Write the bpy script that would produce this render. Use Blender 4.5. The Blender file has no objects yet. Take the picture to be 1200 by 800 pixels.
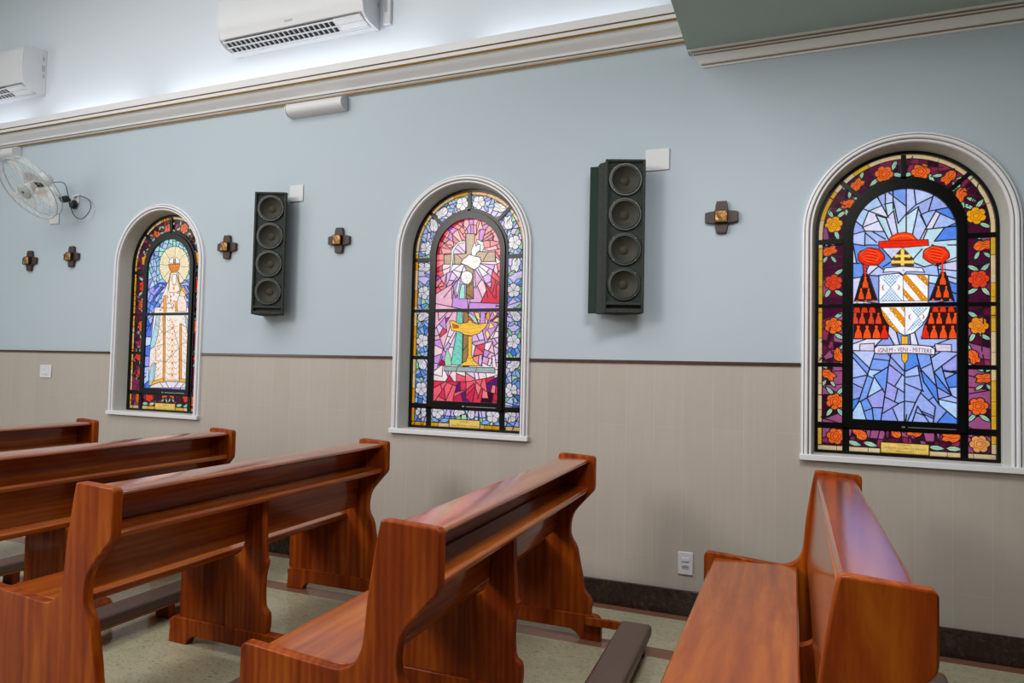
import bpy, bmesh, math, random
from mathutils import Vector, Matrix
from mathutils.geometry import delaunay_2d_cdt
PI = math.pi
COL = bpy.context.scene.collection
SC = bpy.context.scene

# ------------------------------------------------------------------ camera
cd = bpy.data.cameras.new('camera'); cam = bpy.data.objects.new('camera', cd); COL.objects.link(cam)
cd.sensor_width = 36; cd.lens = 803.0 / 1200 * 36; cd.clip_start = .05; cd.clip_end = 100
R_ = ((0.925101, 0.379105, 0.021621), (-0.006107, -0.042077, 0.999096), (-0.379672, 0.924397, 0.036611))
m = Matrix(((R_[0][0], R_[1][0], -R_[2][0], 0), (R_[0][1], R_[1][1], -R_[2][1], -4.21), (R_[0][2], R_[1][2], -R_[2][2], 1.45), (0, 0, 0, 1)))
cam.matrix_world = m
SC.camera = cam
# ------------------------------------------------------------------ daylight outside
w = bpy.data.worlds.new('world'); SC.world = w; w.use_nodes = True
bg = w.node_tree.nodes['Background']; bg.inputs[0].default_value = (.93, .97, 1, 1); bg.inputs[1].default_value = 1.18
# ------------------------------------------------------------------ lights of the room, with unseen fills added
def area(name, loc, size, power, color, target=None, sy=None, spread=PI):
    l = bpy.data.lights.new(name, 'AREA'); l.energy = power; l.color = color; l.size = size; l.spread = spread
    if sy: l.shape = 'RECTANGLE'; l.size_y = sy
    o = bpy.data.objects.new(name, l); COL.objects.link(o); o.location = loc
    if target is not None: o.rotation_euler = (Vector(target) - Vector(loc)).to_track_quat('-Z', 'Y').to_euler()
    return o
area('nave_ceiling_light', (-4.4, -3.8, 5.1), 5.0, 190, (1, .98, .96), (-4.4, -3.8, 0), 4.0)
area('nave_side_light', (-9.2, -5.0, 2.4), 4.2, 140, (1, .98, .96), (0, -1.6, .9), 3.2)
area('pew_side_light', (-4.6, -5.4, 3.6), 1.4, 125, (1, .95, .88), (-1.6, -1.2, .6), 1.4)
area('rear_fill_light', (-2.0, -8.7, 2.8), 5.0, 38, (1, .98, .96), (-.5, 0, 1.3), 3.0)  # unseen fill added behind the camera to lift the wall
area('loft_fill_light', (-.08, -2.15, 3.35), .85, 62, (1, .98, .96), (-.08, -2.15, 0), .9)  # added fill under the loft for the right wall, out of view
for i, (xa, xb) in enumerate(((-8.6, -6.75), (-6.4, -5.3), (-4.95, -2.35), (-2.0, -.75))):   # cove tubes lying in the cornice trough
    c = area('cove_tube_light', ((xa + xb) / 2, -.115, 3.60), xb - xa, 1.1 * (xb - xa), (.97, .985, 1), ((xa + xb) / 2, -.075, 4.2), .05)
v = SC.view_settings
v.view_transform = 'Standard'; v.look = 'None'; v.exposure = 0.0; v.gamma = 1; v.use_curve_mapping = False

# ------------------------------------------------------------------ materials
def lin(h):
    h = h.lstrip('#'); o = []
    for i in (0, 2, 4):
        c = int(h[i:i + 2], 16) / 255; o.append(c / 12.92 if c <= .04045 else ((c + .055) / 1.055) ** 2.4)
    return (*o, 1)
class NT:
    def __init__(s, name):
        s.m = bpy.data.materials.new(name); s.m.use_nodes = True; s.t = s.m.node_tree; s.n = s.t.nodes; s.b = s.n['Principled BSDF']
    def new(s, t, **k):
        n = s.n.new(t)
        for a, b in k.items(): setattr(n, a, b)
        return n
    def link(s, a, b): s.t.links.new(a, b)
    def math(s, op, a, b=None, c=None):
        n = s.new('ShaderNodeMath', operation=op)
        for i, v_ in enumerate((a, b, c)):
            if v_ is None: continue
            if isinstance(v_, (int, float)): n.inputs[i].default_value = v_
            else: s.link(v_, n.inputs[i])
        return n.outputs[0]
    def mix(s, f, a, b, bt='MIX'):
        n = s.new('ShaderNodeMix', data_type='RGBA', blend_type=bt)
        for sock, v_ in ((n.inputs[0], f), (n.inputs[6], a), (n.inputs[7], b)):
            if isinstance(v_, (int, float)): sock.default_value = v_
            elif isinstance(v_, tuple): sock.default_value = v_
            else: s.link(v_, sock)
        return n.outputs[2]
    def noise(s, vec, scale, detail=4, rough=.5, dist=0):
        n = s.new('ShaderNodeTexNoise'); n.inputs['Scale'].default_value = scale; n.inputs['Detail'].default_value = detail
        n.inputs['Roughness'].default_value = rough; n.inputs['Distortion'].default_value = dist
        if vec is not None: s.link(vec, n.inputs['Vector'])
        return n.outputs['Fac']
    def ramp(s, f, stops):
        n = s.new('ShaderNodeValToRGB'); e = n.color_ramp.elements
        while len(e) < len(stops): e.new(.5)
        for i, (p, c) in enumerate(stops): e[i].position = p; e[i].color = c
        s.link(f, n.inputs[0]); return n.outputs[0]
    def coord(s, kind='Object', scale=(1, 1, 1), loc=(0, 0, 0)):
        t = s.new('ShaderNodeTexCoord'); mp = s.new('ShaderNodeMapping'); mp.inputs['Scale'].default_value = scale; mp.inputs['Location'].default_value = loc
        s.link(t.outputs[kind], mp.inputs[0]); return mp.outputs[0]
    def bump(s, h, st, dist=.01):
        n = s.new('ShaderNodeBump'); n.inputs['Strength'].default_value = st; n.inputs['Distance'].default_value = dist
        s.link(h, n.inputs['Height']); s.link(n.outputs[0], s.b.inputs['Normal'])
    def set(s, **k):
        for a, b in k.items():
            i = s.b.inputs[a.replace('_', ' ')]
            if hasattr(b, 'links') or hasattr(b, 'is_linked'): s.link(b, i)
            else: i.default_value = b
def plain(name, col, rough=.5, metal=0, var=.06, nscale=6, bump=0):
    t = NT(name); c = lin(col)
    n = t.noise(t.coord(), nscale, 5)
    lo = tuple(x * (1 - var) for x in c[:3]) + (1,); hi = tuple(min(1, x * (1 + var)) for x in c[:3]) + (1,)
    t.set(Base_Color=t.mix(n, lo, hi), Roughness=rough, Metallic=metal)
    if bump: t.bump(t.noise(t.coord(), nscale * 12, 3), bump, .002)
    return t.m
M = {}
def wood(name, scale, dark, mid, light, coat, ior):
    t = NT(name)
    inf = t.new('ShaderNodeObjectInfo')
    add = t.new('ShaderNodeVectorMath', operation='ADD'); t.link(t.coord(), add.inputs[0])
    cmb = t.new('ShaderNodeCombineXYZ')
    for i in range(3): t.link(t.math('MULTIPLY', inf.outputs['Random'], 3.0 + i), cmb.inputs[i])
    t.link(cmb.outputs[0], add.inputs[1])
    mp = t.new('ShaderNodeMapping'); mp.inputs['Scale'].default_value = scale; t.link(add.outputs[0], mp.inputs[0])
    big = t.noise(mp.outputs[0], 2.2, 3, .5, 1.2)
    wv = t.new('ShaderNodeTexWave', wave_type='RINGS', rings_direction='SPHERICAL'); wv.inputs['Scale'].default_value = 2.4; wv.inputs['Distortion'].default_value = 5; wv.inputs['Detail'].default_value = 3
    t.link(mp.outputs[0], wv.inputs['Vector'])
    fine = t.noise(mp.outputs[0], 26, 6, .7, .3)
    f = t.math('ADD', t.math('MULTIPLY', big, .7), t.math('ADD', t.math('MULTIPLY', wv.outputs['Fac'], .09), t.math('MULTIPLY', fine, .22)))
    c = t.ramp(f, [(.28, lin(dark)), (.5, lin(mid)), (.74, lin(light))])
    t.set(Base_Color=c, Roughness=.5 if ior < 1.8 else .22, Specular_IOR_Level=.08 if ior < 1.8 else 1.0, Coat_Weight=coat, Coat_Roughness=.12 if ior < 1.8 else .20, Coat_IOR=ior)
    t.bump(fine, .05, .002)
    return t.m
M['wood_up'] = wood('varnished_wood_upright_grain', (5, 5, .55), '#5a1a03', '#823406', '#a4540e', .15, 1.45)
M['wood_long'] = wood('varnished_wood_long_grain', (5, .55, 5), '#762c06', '#934409', '#ae6012', 1.0, 1.5)
M['wood_ledge'] = wood('glossy_varnished_ledge_wood', (5, .55, 5), '#762c06', '#934409', '#ae6012', 1.0, 1.95)
M['casing'] = plain('white_painted_plaster', '#dcdee4', .45, 0, .03)
M['gilt'] = plain('aged_gold_paint', '#8a6a2c', .38, .55, .2, 30)
M['groove'] = plain('dull_gold_groove_paint', '#83705c', .6, .1, .2, 40)
M['sill'] = plain('white_stone_sill', '#d6d8dc', .35, 0, .04)
M['iron'] = plain('black_painted_iron', '#070908', .3, 0, .3, 40)
M['iron'].node_tree.nodes['Principled BSDF'].inputs['Specular IOR Level'].default_value = .28
M['lead'] = plain('dark_lead', '#141213', .5, .2, .3, 60)
M['white_plastic'] = plain('white_plastic', '#cfd1d6', .35, 0, .02)
M['grey_plastic'] = plain('grey_plastic', '#aab0b2', .4, 0, .04)
M['dark_slot'] = plain('dark_slot', '#1e1c1e', .7)
M['black_plastic'] = plain('black_plastic', '#16181a', .4)
M['brown'] = plain('dark_brown_enamel', '#40332f', .5, .2, .2, 25, .1)
M['brown_side'] = plain('dark_brown_edge', '#1b1513', .5, .2, .2, 25)
M['vinyl'] = plain('brown_vinyl', '#5a463f', .4, 0, .12, 20, .15)
M['paint_light'] = plain('pale_blue_paint', '#a6b8be', .7, 0, .02)
M['paint_loft'] = plain('grey_green_paint', '#a6b8b4', .7, 0, .03)
M['unseen_dark'] = plain('dark_unseen_wall', '#4c4742', .7, 0, .1)  # unseen walls made dark to cut bounce light on the pews
M['dado'] = plain('polished_brown_marble', '#4a3028', .25, 0, .5, 40)
t = NT('brass_relief'); n_ = t.noise(t.coord(), 40, 4); t.set(Base_Color=t.ramp(n_, [(.3, lin('#3c2a14')), (.5, lin('#9a6c34')), (.7, lin('#c89a5c'))]), Metallic=.5, Roughness=.4); M['brass'] = t.m
t = NT('dark_marble'); n_ = t.noise(t.coord(), 22, 8, .7, 1.5); t.set(Base_Color=t.ramp(n_, [(.35, lin('#1e1512')), (.55, lin('#34231d')), (.75, lin('#5e4638'))]), Roughness=.22); M['marble'] = t.m
t = NT('speaker_carpet'); n_ = t.noise(t.coord(), 220, 3, .8); t.set(Base_Color=t.ramp(n_, [(.35, lin('#1c201e')), (.6, lin('#383e3a')), (.8, lin('#6e726e'))]), Roughness=.95); t.bump(n_, .5, .003); M['carpet'] = t.m
t = NT('speaker_felt'); n_ = t.noise(t.coord(), 160, 3, .7); t.set(Base_Color=t.ramp(n_, [(.3, lin('#10241f')), (.8, lin('#20382f'))]), Roughness=.9); M['felt'] = t.m
M['cone'] = plain('driver_cone_paper', '#35332c', .75, 0, .2, 30)
M['rubber'] = plain('driver_surround', '#363d3c', .45, 0, .15, 20)
M['basket'] = plain('driver_rim', '#363d3b', .4, .2, .15, 20)
t = NT('clear_acrylic'); t.set(Base_Color=(.95, .98, .97, 1), Roughness=.08, Transmission_Weight=0.0, Alpha=.16, Specular_IOR_Level=.6); M['acrylic'] = t.m
t = NT('clear_blade_acrylic'); t.set(Base_Color=(.95, .93, .90, 1), Roughness=.12, Alpha=.30, Specular_IOR_Level=.6); M['blade'] = t.m

# wall: paint above the dado, vertical stoneware planks below
t = NT('wall_surface')
geo = t.new('ShaderNodeNewGeometry'); sep = t.new('ShaderNodeSeparateXYZ'); t.link(geo.outputs['Position'], sep.inputs[0])
X, Y, Z = sep.outputs
cmb = t.new('ShaderNodeCombineXYZ'); t.link(t.math('ADD', Z, 20 * 1.17 - .325), cmb.inputs[0]); t.link(t.math('ADD', X, .09 + .173 * 120), cmb.inputs[1])
br = t.new('ShaderNodeTexBrick'); br.offset = .333; br.offset_frequency = 2; br.squash = 1
t.link(cmb.outputs[0], br.inputs['Vector'])
for k, v_ in (('Scale', 1), ('Mortar Size', .0011), ('Mortar Smooth', .3), ('Brick Width', 1.17), ('Row Height', .173), ('Bias', 0)): br.inputs[k].default_value = v_
br.inputs['Color1'].default_value = lin('#b5ada6'); br.inputs['Color2'].default_value = lin('#b0a8a0'); br.inputs['Mortar'].default_value = lin('#c6c1ba')
mp = t.new('ShaderNodeMapping'); mp.inputs['Scale'].default_value = (38, 1, 2.2); t.link(geo.outputs['Position'], mp.inputs[0])
st = t.noise(mp.outputs[0], 1, 5, .6)
tile = t.mix(t.math('MULTIPLY', st, .6), br.outputs['Color'], lin('#a0978c'), 'MIX')
pn = t.noise(geo.outputs['Position'], .9, 3)
paint = t.mix(pn, lin('#abb9c5'), lin('#b0bdc7'))
upper = lin('#ccd3dd')
paint = t.mix(t.math('GREATER_THAN', Z, 3.55), paint, upper)
below = t.math('LESS_THAN', Z, 1.495)
t.set(Base_Color=t.mix(below, paint, tile), Roughness=t.math('SUBTRACT', .72, t.math('MULTIPLY', below, .27)), Specular_IOR_Level=.4)
M['wall'] = t.m

# floor: polished speckled granite with red-brown strips
t = NT('granite_floor')
geo = t.new('ShaderNodeNewGeometry'); sep = t.new('ShaderNodeSeparateXYZ'); t.link(geo.outputs['Position'], sep.inputs[0]); X, Y, Z = sep.outputs
mp = t.new('ShaderNodeMapping'); mp.inputs['Rotation'].default_value = (0, 0, .5); mp.inputs['Scale'].default_value = (1, 2.4, 1); t.link(geo.outputs['Position'], mp.inputs[0])
n1 = t.noise(mp.outputs[0], 5, 6, .65, .8); n2 = t.noise(mp.outputs[0], 42, 5, .75, .6)
g = t.mix(t.math('MULTIPLY', n1, .9), lin('#bcb69c'), lin('#918f75'))
g = t.mix(t.ramp(n2, [(.56, (0, 0, 0, 1)), (.66, (1, 1, 1, 1))]), g, lin('#55573f'))
g = t.mix(t.ramp(n2, [(.30, (1, 1, 1, 1)), (.40, (0, 0, 0, 1))]), g, lin('#d6d0bc'))
red = t.mix(n2, lin('#6a4638'), lin('#8a6250'))
s1 = t.math('GREATER_THAN', Y, -.095)
s2 = t.math('MULTIPLY', t.math('GREATER_THAN', Y, -.675), t.math('LESS_THAN', Y, -.55))
stp = t.math('MAXIMUM', s1, s2)
c = t.mix(stp, g, red)
def line(v_, at, wd): return t.math('LESS_THAN', t.math('ABSOLUTE', t.math('SUBTRACT', v_, at)), wd)
j = line(t.math('FRACT', t.math('DIVIDE', t.math('ADD', X, 20.925), .69)), .0, .0025)
for yy in (-.095, -.55, -.675): j = t.math('MAXIMUM', j, line(Y, yy, .0018))
j = t.math('MAXIMUM', j, line(t.math('FRACT', t.math('DIVIDE', t.math('ADD', Y, 20.675), .69)), .0, .0025))
c = t.mix(t.math('MULTIPLY', j, .5), c, lin('#b8a890'))
t.set(Base_Color=c, Roughness=.13, Specular_IOR_Level=.5); t.bump(n1, .03, .002)
M['floor'] = t.m

# stained glass: colour of each piece on the mesh, brush strokes in the pane
t = NT('stained_glass')
at = t.new('ShaderNodeAttribute', attribute_name='glass'); 
b1 = t.noise(t.coord(scale=(30, 30, 90)), 1.2, 4, .65, 1.0); b2 = t.noise(t.coord(scale=(1, 1, 1)), 24, 2)
k = t.math('ADD', t.math('MULTIPLY', b1, .75), t.math('ADD', t.math('MULTIPLY', b2, .45), .46))
c = t.mix(1.0, at.outputs['Color'], (1, 1, 1, 1), 'MULTIPLY')
vm = t.new('ShaderNodeVectorMath', operation='SCALE'); t.link(c, vm.inputs[0]); t.link(k, vm.inputs['Scale'])
tr = t.new('ShaderNodeBsdfTranslucent'); t.link(vm.outputs[0], tr.inputs[0])
gl = t.new('ShaderNodeBsdfGlossy'); gl.inputs['Roughness'].default_value = .15; gl.inputs[0].default_value = (.9, .9, .9, 1)
fr = t.new('ShaderNodeFresnel'); mx = t.new('ShaderNodeMixShader'); t.link(t.math('MULTIPLY', fr.outputs[0], .6), mx.inputs[0])
t.link(tr.outputs[0], mx.inputs[1]); t.link(gl.outputs[0], mx.inputs[2]); t.link(mx.outputs[0], t.n['Material Output'].inputs[0])
M['glass'] = t.m
M['ink'] = plain('dark_painted_letters', '#3a2420', .6)
M['ink_gold'] = plain('ochre_painted_letters', '#8a5a10', .6)

# ------------------------------------------------------------------ mesh helpers
class MB:
    def __init__(s): s.v = []; s.f = []; s.m = []
    def add(s, vs, fs, mat=0):
        o = len(s.v); s.v += [tuple(p) for p in vs]
        for f in fs: s.f.append([i + o for i in f]); s.m.append(mat)
    def box(s, x0, x1, y0, y1, z0, z1, mat=0):
        v = [(x, y, z) for x in (x0, x1) for y in (y0, y1) for z in (z0, z1)]
        s.add(v, [(0, 1, 3, 2), (4, 6, 7, 5), (0, 4, 5, 1), (2, 3, 7, 6), (0, 2, 6, 4), (1, 5, 7, 3)], mat); return s
    def prism(s, poly, ax, a, b, mat=0):
        n = len(poly)
        def P(p, t): return {'x': (t, p[0], p[1]), 'y': (p[0], t, p[1]), 'z': (p[0], p[1], t)}[ax]
        s.add([P(p, a) for p in poly] + [P(p, b) for p in poly], [list(range(n)), list(range(2 * n - 1, n - 1, -1))] + [(i, (i + 1) % n, n + (i + 1) % n, n + i) for i in range(n)], mat); return s
    def lathe(s, prof, org, ax, n=32, mat=0, cap=True):
        ax = Vector(ax).normalized(); a = ax.orthogonal().normalized(); b = ax.cross(a); org = Vector(org)
        vs = [org + ax * h + (a * math.cos(2 * PI * k / n) + b * math.sin(2 * PI * k / n)) * r for r, h in prof for k in range(n)]
        fs = [(i * n + k, i * n + (k + 1) % n, (i + 1) * n + (k + 1) % n, (i + 1) * n + k) for i in range(len(prof) - 1) for k in range(n)]
        if cap and prof[0][0] > 1e-6: fs.append(list(range(n))[::-1])
        if cap and prof[-1][0] > 1e-6: fs.append(list(range((len(prof) - 1) * n, len(prof) * n)))
        s.add(vs, fs, mat); return s
    def tube(s, path, r, n=8, mat=0, closed=False):
        path = [Vector(p) for p in path]; N = len(path); vs = []; up = None
        for i, p in enumerate(path):
            if closed: d = path[(i + 1) % N] - path[i - 1]
            else: d = path[min(i + 1, N - 1)] - path[max(i - 1, 0)]
            d.normalize()
            if up is None: up = d.orthogonal().normalized()
            up = (up - d * up.dot(d)).normalized(); q = d.cross(up)
            vs += [p + (up * math.cos(2 * PI * k / n) + q * math.sin(2 * PI * k / n)) * r for k in range(n)]
        fs = [(i % N * n + k, i % N * n + (k + 1) % n, (i + 1) % N * n + (k + 1) % n, (i + 1) % N * n + k) for i in range(N if closed else N - 1) for k in range(n)]
        if not closed: fs += [list(range(n))[::-1], list(range((N - 1) * n, N * n))]
        s.add(vs, fs, mat); return s
    def strip(s, rows, closed_row=False, closed_col=False, mat=0):
        n = len(rows[0]); R = len(rows); vs = [p for r in rows for p in r]; fs = []
        for i in range(R if closed_col else R - 1):
            for k in range(n if closed_row else n - 1):
                fs.append((i * n + k, i * n + (k + 1) % n, ((i + 1) % R) * n + (k + 1) % n, ((i + 1) % R) * n + k))
        s.add(vs, fs, mat); return s
    def build(s, name, mats, parent=None, loc=None, bevel=0, smooth=35, recalc=True, seg=2):
        me = bpy.data.meshes.new(name); me.from_pydata(s.v, [], s.f)
        if not isinstance(mats, (list, tuple)): mats = [mats]
        for x in mats: me.materials.append(x)
        for p, k in zip(me.polygons, s.m): p.material_index = k
        if recalc:
            bm = bmesh.new(); bm.from_mesh(me); bmesh.ops.recalc_face_normals(bm, faces=bm.faces); bm.to_mesh(me); bm.free()
        o = bpy.data.objects.new(name, me); COL.objects.link(o)
        if loc: o.location = loc
        if parent: o.parent = parent
        if smooth:
            for p in me.polygons: p.use_smooth = True
            me.set_sharp_from_angle(angle=math.radians(smooth))
        if bevel:
            b = o.modifiers.new('bevel', 'BEVEL'); b.width = bevel; b.segments = seg; b.limit_method = 'ANGLE'; b.angle_limit = math.radians(40)
        return o
def tag(o, label, cat, group=None):
    o['label'] = label; o['category'] = cat
    if group: o['group'] = group
    return o
def struct(o): o['kind'] = 'structure'; return o
def empty(name, loc=(0, 0, 0), rz=0):
    o = bpy.data.objects.new(name, None); COL.objects.link(o); o.location = loc; o.rotation_euler = (0, 0, rz); o.empty_display_size = .1; return o
def copy_tree(o, parent=None):
    c = o.copy(); COL.objects.link(c); c.parent = parent
    for ch in list(o.children): copy_tree(ch, c)
    return c
def crv(pts, n=5):                                # Catmull-Rom through the points
    o = []
    for i in range(len(pts) - 1):
        p0 = pts[max(i - 1, 0)]; p1 = pts[i]; p2 = pts[i + 1]; p3 = pts[min(i + 2, len(pts) - 1)]
        for k in range(n):
            t_ = k / n
            o.append(tuple(.5 * (2 * b + (c - a) * t_ + (2 * a - 5 * b + 4 * c - d) * t_ ** 2 + (3 * b - a - 3 * c + d) * t_ ** 3) for a, b, c, d in zip(p0, p1, p2, p3)))
    return o + [pts[-1]]

# ------------------------------------------------------------------ the setting
XC = (-4.98, -2.12, .563)
OH, OC, OZ = .465, 2.245, .968      # opening half-width, arch centre height, bottom
GH, GC, GZ, GY = .445, 2.25, 1.0, .12
XL, XR, YF, ZT = -9.5, 4.2, -9.0, 5.3
def arch(h, z0, c, n=32):
    return [(-h, z0)] + [(-h * math.cos(PI * k / n), c + h * math.sin(PI * k / n)) for k in range(n + 1)] + [(h, z0)]
def wall_with_openings():
    mb = MB(); xs = XL
    for xc in XC:
        mb.add([(xs, 0, 0), (xc - OH, 0, 0), (xc - OH, 0, ZT), (xs, 0, ZT)], [(0, 1, 2, 3)])
        a = arch(OH, OZ, OC)
        mb.add([(xc - OH, 0, 0), (xc + OH, 0, 0), (xc + OH, 0, OZ), (xc - OH, 0, OZ)], [(0, 1, 2, 3)])
        for p, q in zip(a[1:-1], a[2:-1]):
            mb.add([(xc + p[0], 0, p[1]), (xc + q[0], 0, q[1]), (xc + q[0], 0, ZT), (xc + p[0], 0, ZT)], [(0, 1, 2, 3)])
        xs = xc + OH
        r1 = [(xc + p[0], 0, p[1]) for p in a]; r2 = [(xc + p[0], GY, p[1]) for p in arch(GH + .0, GZ - .03, GC)]
        r3 = [(xc + p[0], .32, p[1]) for p in arch(GH + .0, GZ - .03, GC)]
        mb.strip([r1, r2, r3], mat=1)
        for q in (r1, r2, r3): pass
        mb.add([r1[0], r1[-1], r2[-1], r2[0], r3[-1], r3[0]], [(0, 1, 2, 3), (3, 2, 4, 5)], 1)
    mb.add([(xs, 0, 0), (XR, 0, 0), (XR, 0, ZT), (xs, 0, ZT)], [(0, 1, 2, 3)])
    return mb
struct(wall_with_openings().build('wall_back', [M['wall'], plain('reveal_paint', '#bcc0bb', .6, 0, .02)], recalc=False, smooth=0))
struct(MB().box(XL, XR, YF, .4, -.1, 0).build('floor', M['floor'], smooth=0))
struct(MB().box(XL, XR, YF, .4, ZT, ZT + .1).build('ceiling', M['paint_light'], smooth=0))
struct(MB().box(XL - .1, XL, YF, .4, 0, ZT).build('wall_left', M['paint_light'], smooth=0))
struct(MB().box(XR, XR + .1, YF, .4, 0, ZT).build('wall_right', M['unseen_dark'], smooth=0))
struct(MB().box(XL, XR, YF - .1, YF, 0, ZT).build('wall_front', M['unseen_dark'], smooth=0))
LX = -.60
o = struct(MB().box(LX, XR, -3.0, -.0, 3.37, 3.9).build('ceiling_loft', M['paint_loft'], smooth=0))
# skirting and dado strip
o = struct(MB().box(XL, XR, -.02, 0, 0, .148).build('baseboard_back', M['marble'], bevel=.003))
xs = XL; k = 1
for xc in list(XC) + [None]:
    xe = XR if xc is None else xc - .522
    struct(MB().box(xs, xe, -.012, 0, 1.488, 1.506).build('trim_%d' % k, M['dado'], bevel=.002)); k += 1
    if xc is not None: xs = xc + .522
# main cornice, extruded along the wall
prof = [(0, 3.449), (-.014, 3.449), (-.018, 3.46), (-.03, 3.466), (-.034, 3.474), (-.04, 3.476), (-.046, 3.49), (-.06, 3.502), (-.082, 3.515), (-.102, 3.53), (-.108, 3.54),
        (-.122, 3.541), (-.128, 3.553), (-.13, 3.557), (-.138, 3.58), (-.144, 3.584), (-.152, 3.61), (-.16, 3.632), (-.15, 3.636), (-.14, 3.60), (-.13, 3.58), (0, 3.58)]
main = struct(MB().prism(prof, 'x', XL, LX).build('trim_5', M['casing'], smooth=25))
g = MB()
for a, b in (((-.0145, 3.4475), (-.020, 3.4585)), ((-.1225, 3.543), (-.130, 3.556)), ((-.0345, 3.4715), (-.0385, 3.4745)), ((-.1385, 3.5795), (-.145, 3.5845))):
    d = Vector((b[0] - a[0], b[1] - a[1])); nn = Vector((-d.y, d.x)).normalized() * -.002
    if nn.x > 0: nn = -nn
    g.prism([a, b, (b[0] + nn.x, b[1] + nn.y), (a[0] + nn.x, a[1] + nn.y)], 'x', XL, LX - .001)
gg = g.build('gilt_line', M['gilt'], main, smooth=0); gg['label'] = 'gold painted lines of the cornice'
# moulding under the loft
prof = [(0, 3.279), (-.012, 3.279), (-.018, 3.288), (-.018, 3.296), (-.026, 3.300), (-.034, 3.312), (-.05, 3.330), (-.058, 3.336), (-.060, 3.345), (-.070, 3.349), (-.074, 3.358), (-.086, 3.362), (-.086, 3.37), (0, 3.37)]
def mitred(prof, x1):
    mb = MB(); n = len(prof)
    r0 = [(LX + .09 + p[0], p[0], p[1]) for p in prof]; r1 = [(x1, p[0], p[1]) for p in prof]
    mb.strip([r0, r1], closed_row=True); mb.add(r0, [list(range(n))]); mb.add(r1, [list(range(n))[::-1]]); return mb
lm = struct(mitred(prof, XR).build('trim_6', M['casing'], smooth=25))
g = MB()
for a, b in (((-.0185, 3.288), (-.0185, 3.296)), ((-.0605, 3.338), (-.0605, 3.345)), ((-.0745, 3.35), (-.0745, 3.358))):
    g.box(LX + .095 + a[0], XR, a[0] - .002, a[0] + .001, a[1], b[1])
g.build('groove_line', M['groove'], lm, smooth=0)

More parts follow.
